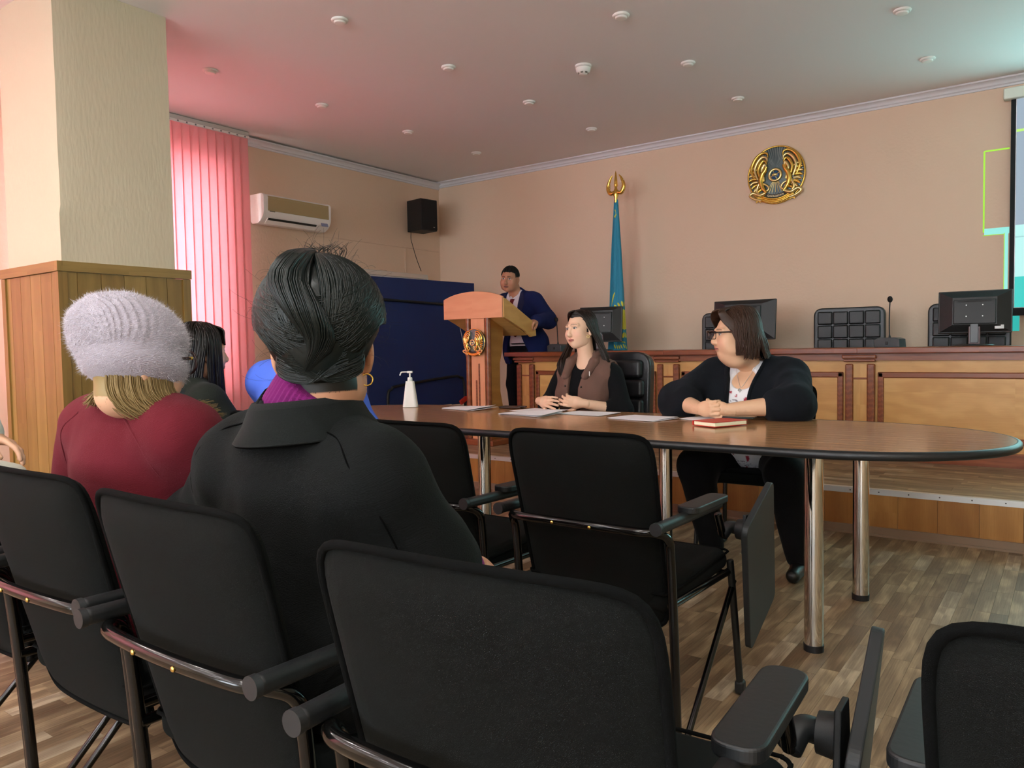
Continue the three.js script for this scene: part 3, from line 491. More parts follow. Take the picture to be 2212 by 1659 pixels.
// ------------------------------------------------------------------ projection screen and the projected picture
{
  const t = thing('projection_screen', 'pull-down projection screen with a black border and a cyan picture', 'screen', [-0.42, 0, WZ + 0.06]);
  part(t, 'case', rb(2.9, 0.085, 0.08, 0.01), mat('#dfe3d6', 0.5), [1.4, 3.03, 0.01]);
  part(t, 'border', bx(2.8, 1.68, 0.002), mat('#0d1418', 0.8), [1.4, 2.15, 0]);
  part(t, 'fabric', bx(2.735, 1.62, 0.002), mat('#e2e4e8', 0.8), [1.4, 2.18, 0.001]);
  // the picture: pale upper field, bright cyan page with a rounded white shape
  const cv = document.createElement('canvas'); cv.width = 1024; cv.height = 640; const c = cv.getContext('2d');
  c.fillStyle = '#a4b6c6'; c.fillRect(0, 0, 1024, 640); c.fillStyle = '#c8ff80'; c.fillRect(0, 92, 1024, 8);
  c.fillStyle = '#c6fffb'; c.fillRect(0, 385, 1024, 255); c.fillStyle = '#49d8cf'; c.fillRect(0, 545, 1024, 95); c.fillStyle = '#ffffff'; c.beginPath(); c.arc(90, 600, 62, 0, 7); c.fill(); c.fillStyle = '#a8e0e0'; c.fillRect(0, 420, 40, 4); c.fillRect(60, 480, 700, 5); c.fillRect(60, 510, 620, 5);
  const ct = new THREE.CanvasTexture(cv); ct.colorSpace = THREE.SRGBColorSpace;
  part(t, 'projected_screen_picture', bx(2.725, 1.61, 0.0015), mat('#202020', 0.9, { emissive: '#ffffff', emissiveMap: ct, emissiveIntensity: 0.95 }), [1.4, 2.18, 0.003]);
  const L = new THREE.RectAreaLight(new THREE.Color(0.45, 1, 0.98), SCREEN_LIGHT, 2.6, 1.4); L.position.set(0.98, 2.15, WZ + 0.09); L.rotation.y = Math.PI; L.castShadow = true; scene.add(L);
  // glowing strips on the wall, painted for projector light that misses the screen
  const o = thing('projected_picture_edge', 'glowing yellow-green outline and cyan strip painted as projector light spill on the wall', 'projection', [-0.6, 1.99, WZ + 0.001]);
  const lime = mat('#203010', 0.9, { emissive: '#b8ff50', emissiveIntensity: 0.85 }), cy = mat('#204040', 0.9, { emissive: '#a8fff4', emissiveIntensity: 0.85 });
  part(o, 'light_spill_outline', bx(0.012, 0.645, 0.001), lime, [0, 0.318, 0]); part(o, 'light_spill_outline', bx(0.17, 0.012, 0.001), lime, [0.085, 0.64, 0]); part(o, 'light_spill_outline', bx(0.15, 0.005, 0.001), lime, [0.07, -0.028, 0]);
  part(o, 'light_spill_strip', bx(0.17, 0.05, 0.001), cy, [0.09, 0, 0.0002]); part(o, 'light_spill_strip', bx(0.024, 0.5, 0.001), cy, [0.156, -0.27, 0.0002]); part(o, 'light_spill_outline', bx(0.005, 0.46, 0.001), lime, [0.142, -0.25, 0.0003]);
  const lowr = part(o, 'light_spill_strip', bx(0.08, 0.12, 0.001), mat('#103030', 0.9, { emissive: '#3fd6cc', emissiveIntensity: 0.7 }), [0.21, -0.74, 0.0002]);
}
// ------------------------------------------------------------------ oval conference table
{
  const t = thing('conference_table', 'long oval conference table with a wood top on chrome legs', 'table', [-2.0, 0, -3.365]);
  const hw = 0.56, xr = 1.84, xl = -1.98, c = 0.72, s = new THREE.Shape(); // local coordinates
  const pts = []; for (let i = 0; i <= 40; i++) { const a = -Math.PI / 2 + Math.PI * i / 40, e = Math.abs(Math.sin(a)); pts.push([xr - c + c * Math.pow(Math.cos(a), 0.9), hw * Math.sign(Math.sin(a)) * Math.pow(e, 0.95)]); }
  for (let i = 0; i <= 40; i++) { const a = Math.PI / 2 + Math.PI * i / 40, e = Math.abs(Math.sin(a)); pts.push([xl + c - c * Math.pow(Math.max(0, -Math.cos(a)), 0.9), hw * Math.sign(Math.sin(a)) * Math.pow(e, 0.95)]); }
  pts.forEach((p, i) => s[i ? 'lineTo' : 'moveTo'](p[0], p[1])); s.closePath();
  const g = new THREE.ExtrudeGeometry(s, { depth: 0.022, bevelEnabled: false }); g.rotateX(-Math.PI / 2); part(t, 'tabletop', g, tableMat, [0, 0.728, 0]);
  const ring = pts.filter((p, i) => i === 0 || Math.hypot(p[0] - pts[i - 1][0], p[1] - pts[i - 1][1]) > 1e-4).map(p => V(p[0], 0, -p[1]));
  const eg = tube(ring, 0.0165, 12, true); part(t, 'edge_band', eg, edgeBlack, [0, 0.7345, 0]);
  for (const [x, z] of [[1.243, 0.475], [1.259, -0.22], [0.32, -0.26], [-0.52, 0.17], [-1.25, 0.3], [-1.25, -0.3]]) {
    const l = part(t, 'leg', cyl(0.0335, 0.0335, 0.7, 40), chrome, [x, 0.375, z]);
    part(l, 'foot_cap', cyl(0.036, 0.035, 0.025, 32), mat('#17171b', 0.5), [0, -0.3625, 0]);
    part(l, 'mounting_plate', cyl(0.05, 0.05, 0.01, 32), chrome, [0, 0.348, 0]);
  }
}
// ------------------------------------------------------------------ things on the table
{
  const t = thing('pump_bottle', 'white plastic sanitizer pump bottle standing on the table', 'bottle', [-3.5, 0.751, -3.67], 0.55);
  const b = extr(roundedShape(0.088, 0.06, 0.016), 0.145, 0.004, 3); b.rotateX(-Math.PI / 2);
  const p = b.attributes.position; for (let i = 0; i < p.count; i++) if (p.getY(i) > 0.14) { p.setX(i, p.getX(i) * 0.55); p.setZ(i, p.getZ(i) * 0.7); p.setY(i, p.getY(i) + 0.018); } b.computeVertexNormals();
  const wp = mat('#eceeea', 0.4);
  part(t, 'bottle_body', b, wp, [0, 0.004, 0]);
  part(t, 'neck_collar', lathe([[0, 0.03], [0.014, 0.03], [0.016, 0.02], [0.017, 0], [0, 0]], 20), wp, [0, 0.166, 0]);
  part(t, 'pump_stem', cyl(0.006, 0.006, 0.03, 12), wp, [0, 0.208, 0]);
  const hd = part(t, 'pump_head', rb(0.036, 0.014, 0.022, 0.004), wp, [0.0, 0.23, 0]);
  part(hd, 'spout', tube(spline([[-0.012, 0.001, 0], [-0.05, 0.0, 0], [-0.058, -0.004, 0], [-0.066, -0.022, 0]], 14), 0.0042, 8), wp);
}
{
  const sheet = (x, z, turn, label, n, curl, w = 0.21, h = 0.297) => {
    const t = thing('paper_sheets', label, 'papers', [x, 0.751, z], turn); seed = Math.floor((x + 10) * 1000);
    for (let k = 0; k < n; k++) {
      const g = new THREE.BoxGeometry(w, 0.0008, h, 14, 1, 14), p = g.attributes.position;
      for (let i = 0; i < p.count; i++) { const u = p.getX(i) / w, v = p.getZ(i) / h; p.setY(i, p.getY(i) + curl * (Math.pow(Math.max(0, u * 0.7 + v * 0.7 + 0.15), 2) * 0.9 + 0.06 * Math.sin(u * 5 + k)) * (k === n - 1 ? 1 : 0.4)); } g.computeVertexNormals();
      part(t, 'sheet', g, paper, [rr(-0.012, 0.012) * (k > 0), 0.0014 + k * 0.0022, rr(-0.012, 0.012) * (k > 0)], [0, rr(-0.16, 0.16) * (k > 0), 0]);
    } return t;
  };
  sheet(-3.06, -3.73, 1.25, 'loose curled paper sheets on the table beside the lectern side', 3, 0.035);
  sheet(-2.47, -3.56, 1.5, 'thick overlapping stack of papers in front of the woman in the vest', 4, 0.03);
  sheet(-2.56, -3.78, 1.35, 'single paper sheet under the hand of the woman in the vest', 1, 0.008);
  sheet(-2.2, -3.74, 1.45, 'flat printed paper sheet beside the stack of papers', 1, 0.006);
  sheet(-1.79, -3.6, 1.35, 'lone pair of printed sheets on the empty middle of the table', 2, 0.012);
  sheet(-1.49, -3.69, 1.2, 'folded white papers under the red notebook', 2, 0.012, 0.15, 0.2);
  const w = thing('wallet', 'dark brown leather wallet with glasses case behind the papers', 'wallet', [-2.83, 0.751, -3.88], 0.2);
  part(w, 'cover', rb(0.15, 0.012, 0.09, 0.005), mat('#3a221a', 0.4), [0, 0.007, 0]); part(w, 'clasp', rb(0.05, 0.01, 0.02, 0.004), mat('#2a1814', 0.3), [0.08, 0.012, 0.02]);
  const n = thing('notebook', 'red hardcover notebook in front of the woman in glasses', 'notebook', [-1.325, 0.753, -3.45], -0.42 + Math.PI / 2);
  part(n, 'page_block', rb(0.2, 0.017, 0.135, 0.003), mat('#efe9c8', 0.8), [0, 0.0115, 0.003]);
  const red = mat('#c22a22', 0.4); for (const y of [0.0015, 0.022]) part(n, 'cover', rb(0.208, 0.0028, 0.142, 0.0012), red, [0, y, 0]);
  part(n, 'spine', rb(0.208, 0.022, 0.006, 0.003), red, [0, 0.0118, -0.07]);
  const ph = thing('smartphone', 'dark smartphone lying behind the red notebook', 'phone', [-1.285, 0.776, -3.6], 0.1);
  part(ph, 'body', rb(0.15, 0.009, 0.072, 0.004, 3), mat('#2d302c', 0.3, { metalness: 0.5 }), [0, 0.002, 0]); part(ph, 'glass', rb(0.145, 0.001, 0.067, 0.0005), mat('#0b0d0e', 0.08), [0, 0.0072, 0]);
}
// ------------------------------------------------------------------ conference chairs; local origin on the floor under the back tube, facing -z
function backPanel(w0, w1, y0, y1, th, bow) {
  const nx = 26, ny = 26, pos = [], idx = [], uv = [], R = 0.055, cx = u => u * 2 - 1;
  const edge = []; // rear outline for piping
  const P = (u, v, f) => { // u,v in 0..1
    const y = lerp(y0, y1, v), w = lerp(w1, w0, v); let x = cx(u) * w / 2, yy = y;
    const z = -0.035 + (y - 0.655) * 0.25 - bow * (1 - (cx(u)) ** 2) * -0.0 + 0.0; const bowz = bow * (cx(u) ** 2 - 0.5) * -1;
    return [x, yy, z + bowz * 1 - (f ? th : 0)];
  };
  const corner = (u, v) => { // rounds the corners of the unit square
    let a = (u * 2 - 1), b = (v * 2 - 1); const q = 11, m = Math.pow(Math.pow(Math.abs(a), q) + Math.pow(Math.abs(b), q), 1 / q) || 1, k = Math.max(Math.abs(a), Math.abs(b)) / m; a *= k; b *= k; return [(a + 1) / 2, (b + 1) / 2];
  };
  for (const f of [0, 1]) for (let j = 0; j <= ny; j++) for (let i = 0; i <= nx; i++) {
    const [u, v] = corner(i / nx, j / ny), e = Math.max(Math.abs(i / nx * 2 - 1), Math.abs(j / ny * 2 - 1)), soft = 0.5 * th * Math.pow(e, 9) * 0.75;
    const p = P(u, v, f); pos.push(p[0], p[1], p[2] + (f ? soft : -soft) + (f ? -0.012 * (1 - e * e) : 0.006 * (1 - e * e * e))); uv.push(p[0], p[1]);
  }
  const W = nx + 1, O = W * (ny + 1);
  for (let j = 0; j < ny; j++) for (let i = 0; i < nx; i++) { const a = j * W + i, b = a + 1, c = a + W, d = c + 1; idx.push(a, b, d, a, d, c, O + a, O + d, O + b, O + a, O + c, O + d); }
  const rim = []; for (let i = 0; i < nx; i++) rim.push(i); for (let j = 0; j < ny; j++) rim.push(j * W + nx); for (let i = nx; i > 0; i--) rim.push(ny * W + i); for (let j = ny; j > 0; j--) rim.push(j * W);
  rim.forEach((a, k) => { const b = rim[(k + 1) % rim.length]; idx.push(a, O + a, b, b, O + a, O + b); edge.push(V(pos[a * 3], pos[a * 3 + 1], pos[a * 3 + 2])); });
  const g = new THREE.BufferGeometry(); g.setAttribute('position', new THREE.Float32BufferAttribute(pos, 3)); g.setAttribute('uv', new THREE.Float32BufferAttribute(uv, 2)); g.setIndex(idx); g.computeVertexNormals(); return [g, edge];
}
const pipingMat = mat('#050606', 0.95, { specularIntensity: 0.2, bumpMap: twill, bumpScale: 0.001 });
function makeChair(tablet) {
  const t = thing('conference_chair', 'black fabric conference chair', 'chair', [0, 0, 0]);
  const [bg, edge] = backPanel(0.462, 0.43, 0.345, 0.892, 0.05, 0.012);
  const bk = part(t, 'backrest', bg, chairFabric); part(bk, 'piping', tube(edge.map(p => V(p.x * 1.004, p.y + (p.y > 0.6 ? 0.002 : 0), p.z + 0.002)), 0.0062, 8, true), pipingMat);
  const seat = (() => { const g = new RoundedBoxGeometry(0.46, 0.075, 0.46, 5, 0.032), p = g.attributes.position; for (let i = 0; i < p.count; i++) { const x = p.getX(i), z = p.getZ(i); if (p.getY(i) > 0) p.setY(i, p.getY(i) - 0.014 * (x / 0.23) ** 2 * 0 + 0.008 * (1 - (x / 0.23) ** 2) - (z < -0.15 ? (z + 0.15) ** 2 * 2.4 : 0)); } g.computeVertexNormals(); return g; })();
  const st = part(t, 'seat', seat, chairFabric, [0, 0.44, -0.325], [0.05, 0, 0]);
  part(st, 'piping', tube(spline(roundedShape(0.462, 0.462, 0.03).getPoints(6).slice(0, -1).map(q => [q.x, 0.022, q.y]), 60, true, 0.2), 0.004, 6, true), pipingMat);
  const X = 0.252;
  // bent tube behind the back and down to the floor on both sides
  const half = s => [[X * s * 0.0, 0.643, 0.012]];
  part(t, 'back_tube', tube(spline([[-X, 0.02, -0.1], [-X, 0.3, -0.085], [-X, 0.56, -0.065], [-X, 0.615, -0.05], [-X + 0.022, 0.637, -0.018], [-X + 0.06, 0.64, 0.002], [-0.1, 0.643, 0.014], [0, 0.643, 0.017], [0.1, 0.643, 0.014], [X - 0.06, 0.64, 0.002], [X - 0.022, 0.637, -0.018], [X, 0.615, -0.05], [X, 0.56, -0.065], [X, 0.3, -0.085], [X, 0.02, -0.1]], 110), 0.0125, 12), blackMetal);
  for (const x of [-0.062, 0.058]) part(t, 'brass_rivet', (() => { const g = lathe([[0, 0.004], [0.004, 0.0035], [0.0055, 0], [0, 0]], 12); g.rotateX(Math.PI / 2); return g; })(), brass, [x, 0.641, 0.0275]);
  for (const s of [-1, 1]) {
    const fl = part(t, 'front_leg', (() => { const g = tube([V(s * X, 0.455, -0.5), V(s * X, 0.03, -0.585)], 0.0135, 14); const p = g.attributes.position; for (let i = 0; i < p.count; i++) p.setX(i, s * X + (p.getX(i) - s * X) * 0.8); return g; })(), mat('#111312', 0.5));
    part(fl, 'foot_cap', (() => { const g = rb(0.03, 0.045, 0.036, 0.01, 3); return g; })(), blackPlastic, [s * X, 0.0235, -0.586]);
    part(t, 'rear_leg', tube([V(s * X, 0.385, -0.53), V(s * X, 0.012, -0.14)], 0.0095, 12), blackMetal);
    part(t, 'rear_foot', rb(0.03, 0.022, 0.07, 0.008), blackPlastic, [s * X, 0.0115, -0.12]);
    part(t, 'side_rail', tube([V(s * (X - 0.006), 0.43, -0.075), V(s * (X - 0.006), 0.42, -0.51)], 0.011, 10), blackMetal);
    const arm = part(t, 'armrest', (() => { const g = rb(0.03, 0.03, 0.43, 0.012, 4); return g; })(), blackPlastic, [s * X, 0.655, -0.195], [-0.015, 0, 0]);
    part(arm, 'end_cap', (() => { const g = cyl(0.0175, 0.0175, 0.012, 20); g.rotateX(Math.PI / 2); return g; })(), blackPlastic, [0, 0, 0.216]);
    part(arm, 'arm_pad', (() => { const g = extr(roundedShape(0.056, 0.25, 0.026), 0.012, 0.004, 3); g.rotateX(-Math.PI / 2); return g; })(), blackPlastic, [s * 0.004, 0.014, -0.085]);
  }
  part(t, 'seat_rod', tube([V(-X, 0.415, -0.5), V(X, 0.415, -0.5)], 0.009, 8), blackMetal);
  if (tablet) {
    const p = new THREE.Group(); p.name = 'writing_tablet'; p.position.set(0.318, 0.432, -0.575); p.rotation.set(0.43, 0.0, -0.12); t.add(p);
    part(p, 'tablet_board', (() => { const g = extr(roundedShape(0.265, 0.475, 0.03), 0.013, 0.003, 3); g.rotateY(Math.PI / 2); return g; })(), tabletMat, [-0.006, 0, 0]);
    const h = part(t, 'tablet_hinge', (() => { const g = cyl(0.03, 0.034, 0.03, 24); g.rotateZ(Math.PI / 2); return g; })(), blackPlastic, [0.295, 0.56, -0.49]);
    part(h, 'hinge_knuckle', tube(spline([[-0.012, 0.0, 0], [-0.035, 0.008, 0.02], [-0.046, -0.012, 0.048]], 14), 0.019, 14), blackPlastic);
    part(h, 'hinge_arm', tube(spline([[-0.046, -0.01, 0.046], [-0.042, 0.02, 0.07], [-0.043, 0.06, 0.09]], 12), 0.0115, 10), blackMetal);
    part(h, 'hinge_flange', (() => { const g = new THREE.CircleGeometry(0.05, 3); const e = extr(new THREE.Shape([new THREE.Vector2(-0.045, -0.06), new THREE.Vector2(0.045, -0.03), new THREE.Vector2(0.03, 0.045), new THREE.Vector2(-0.03, 0.05)]), 0.006, 0.002); e.rotateY(Math.PI / 2); return e; })(), blackPlastic, [0.014, 0, 0]);
  }
  return t;
}
const chairA = makeChair(true), chairP = makeChair(false);
function placeChair(proto, first, x, z, turn, label) {
  let c = proto; if (!first) { c = proto.clone(); c.name = numbered('conference_chair'); scene.add(c); c.userData = { ...proto.userData }; }
  c.position.set(x, 0, z); c.rotation.y = turn; c.userData.label = label; c.userData.group = 'black conference chairs'; return c;
}
placeChair(chairA, true, -1.108, -1.81, 0, 'empty black fabric chair with a folded tablet at the table edge');
placeChair(chairP, true, -1.74, -1.805, 0.0, 'empty black fabric chair at the table beside the chair with the tablet');
placeChair(chairP, false, -2.52, -1.83, 0.0, 'black fabric chair of the person in the blue shirt');
placeChair(chairP, false, -3.1, -1.56, 0.02, 'black fabric chair of the person with long straight black hair');
placeChair(chairA, false, -0.545, -0.645, 0.06, 'empty black fabric chair with a tablet hinge behind the black-jacketed person');
placeChair(chairP, false, -1.18, -0.662, 0.0, 'black fabric chair of the person in the black jacket');
placeChair(chairP, false, -1.748, -0.682, 0.02, 'black fabric chair of the person in the fluffy hat');
placeChair(chairP, false, -2.34, -0.70, 0.02, 'black fabric chair beside the chair of the person in the hat');
placeChair(chairP, false, -3.24, -0.7, 0.0, 'black fabric chair of the person in the pale grey shirt');
placeChair(chairP, false, 0.13, -0.74, 0.02, 'empty black fabric chair beside the chair with the tablet hinge');
placeChair(chairP, false, -1.36, -4.36, Math.PI + 0.05, 'black fabric chair of the woman in glasses behind the table');
// leather office chair of the woman in the vest
{
  const t = thing('office_chair', 'black leather office chair of the woman in the vest', 'chair', [-2.4, 0, -4.3], 0.05);
  const W = 0.5; const bodyG = extr(roundedShape(W, 0.66, 0.09), 0.05, 0.015, 4); part(t, 'backrest', bodyG, leather, [0, 0.74, -0.13], [-0.1, 0, 0]);
  for (let i = 0; i < 5; i++) part(t, 'back_cushion', rb(W - 0.03 - (i === 0 ? 0.03 : 0), 0.118, 0.06, 0.028, 4), leather, [0, 0.98 - i * 0.122, -0.075 + i * 0.011], [-0.1, 0, 0]);
  part(t, 'seat', rb(0.5, 0.1, 0.48, 0.04, 4), leather, [0, 0.43, 0.12]);
  part(t, 'gas_column', cyl(0.03, 0.03, 0.32), blackMetal, [0, 0.24, 0.1]);
  for (let i = 0; i < 5; i++) { const a = i * 1.2566 + 0.3; part(t, 'star_base_leg', rb(0.3, 0.03, 0.045, 0.01), blackPlastic, [Math.cos(a) * 0.15, 0.085, 0.1 - Math.sin(a) * 0.15], [0, a, 0]); part(t, 'castor', new THREE.SphereGeometry(0.03, 12, 10), blackPlastic, [Math.cos(a) * 0.29, 0.032, 0.1 - Math.sin(a) * 0.29]); }
}
// ------------------------------------------------------------------ people: distance fields meshed with surface nets
const smin = (a, b, k) => { const h = Math.max(k - Math.abs(a - b), 0) / k; return Math.min(a, b) - h * h * k * 0.25; };
const smax = (a, b, k) => -smin(-a, -b, k);
const A3 = p => p.isVector3 ? [p.x, p.y, p.z] : p;
function cap(a, b, ra, rb = ra) { a = A3(a); b = A3(b); const dx = b[0] - a[0], dy = b[1] - a[1], dz = b[2] - a[2], L = dx * dx + dy * dy + dz * dz || 1e-9; const fn = (x, y, z) => { const px = x - a[0], py = y - a[1], pz = z - a[2], t = clamp((px * dx + py * dy + pz * dz) / L), qx = px - dx * t, qy = py - dy * t, qz = pz - dz * t; return Math.sqrt(qx * qx + qy * qy + qz * qz) - (ra + (rb - ra) * t); }; fn.prm = [0, a[0], a[1], a[2], dx, dy, dz, 1 / L, ra, rb - ra]; return fn; }
function ell(c, r, rot) { // rot: [rx, ry, rz]
  const m = rot ? new THREE.Matrix4().makeRotationFromEuler(new THREE.Euler(...rot)).transpose().elements : null, [a, b, d] = r;
  const fn = (x, y, z) => { let px = x - c[0], py = y - c[1], pz = z - c[2]; if (m) { const X = m[0] * px + m[4] * py + m[8] * pz, Y = m[1] * px + m[5] * py + m[9] * pz; pz = m[2] * px + m[6] * py + m[10] * pz; px = X; py = Y; } px /= a; py /= b; pz /= d; const k0 = Math.sqrt(px * px + py * py + pz * pz); px /= a; py /= b; pz /= d; const k1 = Math.sqrt(px * px + py * py + pz * pz); return k1 < 1e-9 ? -Math.min(a, b, d) : k0 * (k0 - 1) / k1; };
  if (!m) fn.prm = [1, c[0], c[1], c[2], 1 / a, 1 / b, 1 / d, Math.min(a, b, d), 0, 0]; return fn;
}
function join(list, k) { // smooth union; plain capsules and ellipsoids run in one tight loop
  const fast = list.filter(f => f.prm), slow = list.filter(f => !f.prm), n = fast.length, P = new Float64Array(n * 10), k4 = 0.25 / k; fast.forEach((f, i) => P.set(f.prm, i * 10));
  return (x, y, z) => {
    let d = 1e3;
    for (let i = 0, o = 0; i < n; i++, o += 10) {
      let px = x - P[o + 1], py = y - P[o + 2], pz = z - P[o + 3], v;
      if (P[o] === 0) { const ax = P[o + 4], ay = P[o + 5], az = P[o + 6]; let t = (px * ax + py * ay + pz * az) * P[o + 7]; t = t < 0 ? 0 : t > 1 ? 1 : t; px -= ax * t; py -= ay * t; pz -= az * t; v = Math.sqrt(px * px + py * py + pz * pz) - P[o + 8] - P[o + 9] * t; }
      else { const a = P[o + 4], b = P[o + 5], c = P[o + 6]; px *= a; py *= b; pz *= c; const k0 = Math.sqrt(px * px + py * py + pz * pz); px *= a; py *= b; pz *= c; const k1 = Math.sqrt(px * px + py * py + pz * pz); v = k1 < 1e-9 ? -P[o + 7] : k0 * (k0 - 1) / k1; }
      const h = k - Math.abs(d - v); if (v < d) d = v; if (h > 0) d -= h * h * k4;
    }
    for (let i = 0; i < slow.length; i++) { const v = slow[i](x, y, z), h = k - Math.abs(d - v); if (v < d) d = v; if (h > 0) d -= h * h * k4; }
    return d;
  };
}
const grow = (f, r, amp = 0, fr = 9, sy = 0.5) => amp ? (x, y, z) => { const d = f(x, y, z) - r; return d > 0.03 || d < -0.03 ? d : d - amp * (N3(x * fr, y * fr * sy, z * fr) + 0.5 * N3(x * fr * 2.1 + 3, y * fr * sy * 2.1, z * fr * 2.1)); } : (x, y, z) => f(x, y, z) - r;
const cut = (f, g) => (x, y, z) => Math.max(f(x, y, z), -g(x, y, z));
const keep = (f, g) => (x, y, z) => Math.max(f(x, y, z), g(x, y, z));
const half = (p, n) => { const L = Math.hypot(...n); n = n.map(v => v / L); return (x, y, z) => (x - p[0]) * n[0] + (y - p[1]) * n[1] + (z - p[2]) * n[2]; }; // negative behind the plane
function net(f, lo, hi, h, color) {
  const n = [0, 1, 2].map(i => Math.ceil((hi[i] - lo[i]) / h) + 1), [nx, ny, nz] = n, F = new Float32Array(nx * ny * nz).fill(1), at = (i, j, k) => i + nx * (j + ny * k);
  const fill = (i, j, k, B) => {
    const c = f(lo[0] + (i + B / 2) * h, lo[1] + (j + B / 2) * h, lo[2] + (k + B / 2) * h), far = Math.abs(c) > B * h * 1.3, I = Math.min(i + B, nx), Jm = Math.min(j + B, ny), K = Math.min(k + B, nz);
    if (!far && B > 3) { const q = B / 2; for (let e = 0; e < 8; e++) { const a = i + (e & 1) * q, b = j + (e >> 1 & 1) * q, d = k + (e >> 2) * q; if (a < nx && b < ny && d < nz) fill(a, b, d, q); } return; }
    for (let c2 = k; c2 < K; c2++) for (let b = j; b < Jm; b++) for (let a = i; a < I; a++) F[at(a, b, c2)] = far ? c : f(lo[0] + a * h, lo[1] + b * h, lo[2] + c2 * h);
  };
  for (let k = 0; k < nz; k += 12) for (let j = 0; j < ny; j += 12) for (let i = 0; i < nx; i += 12) fill(i, j, k, 12);
  const v = new Float32Array(8), off = Array.from({ length: 8 }, (_, q) => (q & 1) + nx * ((q >> 1 & 1) + ny * (q >> 2)));
  const id = new Int32Array(nx * ny * nz).fill(-1), pos = [], idx = [];
  for (let k = 0; k < nz - 1; k++) for (let j = 0; j < ny - 1; j++) for (let i = 0; i < nx - 1; i++) {
    let m = 0; const o0 = at(i, j, k); for (let q = 0; q < 8; q++) { const w = v[q] = F[o0 + off[q]]; if (w < 0) m |= 1 << q; }
    if (m === 0 || m === 255) continue;
    let sx = 0, sy = 0, sz = 0, c = 0;
    for (let q = 0; q < 8; q++) for (const e of [1, 2, 4]) if (!(q & e) && (v[q] < 0) !== (v[q | e] < 0)) { const t = v[q] / (v[q] - v[q | e]); sx += (q & 1) + (e === 1 ? t : 0); sy += (q >> 1 & 1) + (e === 2 ? t : 0); sz += (q >> 2) + (e === 4 ? t : 0); c++; }
    id[at(i, j, k)] = pos.length / 3; pos.push(lo[0] + (i + sx / c) * h, lo[1] + (j + sy / c) * h, lo[2] + (k + sz / c) * h);
  }
  const quad = (a, b, c, d, fl) => { if (a < 0 || b < 0 || c < 0 || d < 0) return; fl ? idx.push(a, b, c, a, c, d) : idx.push(a, c, b, a, d, c); };
  for (let k = 1; k < nz - 1; k++) for (let j = 1; j < ny - 1; j++) for (let i = 1; i < nx - 1; i++) {
    const s = F[at(i, j, k)] < 0;
    if (s !== F[at(i + 1, j, k)] < 0) quad(id[at(i, j - 1, k - 1)], id[at(i, j, k - 1)], id[at(i, j, k)], id[at(i, j - 1, k)], s);
    if (s !== F[at(i, j + 1, k)] < 0) quad(id[at(i - 1, j, k - 1)], id[at(i - 1, j, k)], id[at(i, j, k)], id[at(i, j, k - 1)], s);
    if (s !== F[at(i, j, k + 1)] < 0) quad(id[at(i - 1, j - 1, k)], id[at(i, j - 1, k)], id[at(i, j, k)], id[at(i - 1, j, k)], s);
  }
  const g = new THREE.BufferGeometry(), uv = [], col = [];
  for (let i = 0; i < pos.length; i += 3) { uv.push(pos[i] * 0.9 + pos[i + 2] * 0.6, pos[i + 1] + (pos[i + 2] - pos[i]) * 0.3); if (color) { const c = color(pos[i], pos[i + 1], pos[i + 2]); col.push(c[0], c[1], c[2]); } }
  g.setAttribute('position', new THREE.Float32BufferAttribute(pos, 3)); g.setAttribute('uv', new THREE.Float32BufferAttribute(uv, 2)); if (color) g.setAttribute('color', new THREE.Float32BufferAttribute(col, 3));
  g.setIndex(idx); g.computeVertexNormals(); return g;
}
const lin = hex => { const c = new THREE.Color(hex); return [c.r, c.g, c.b]; };
const mix3 = (a, b, t) => [lerp(a[0], b[0], t), lerp(a[1], b[1], t), lerp(a[2], b[2], t)];
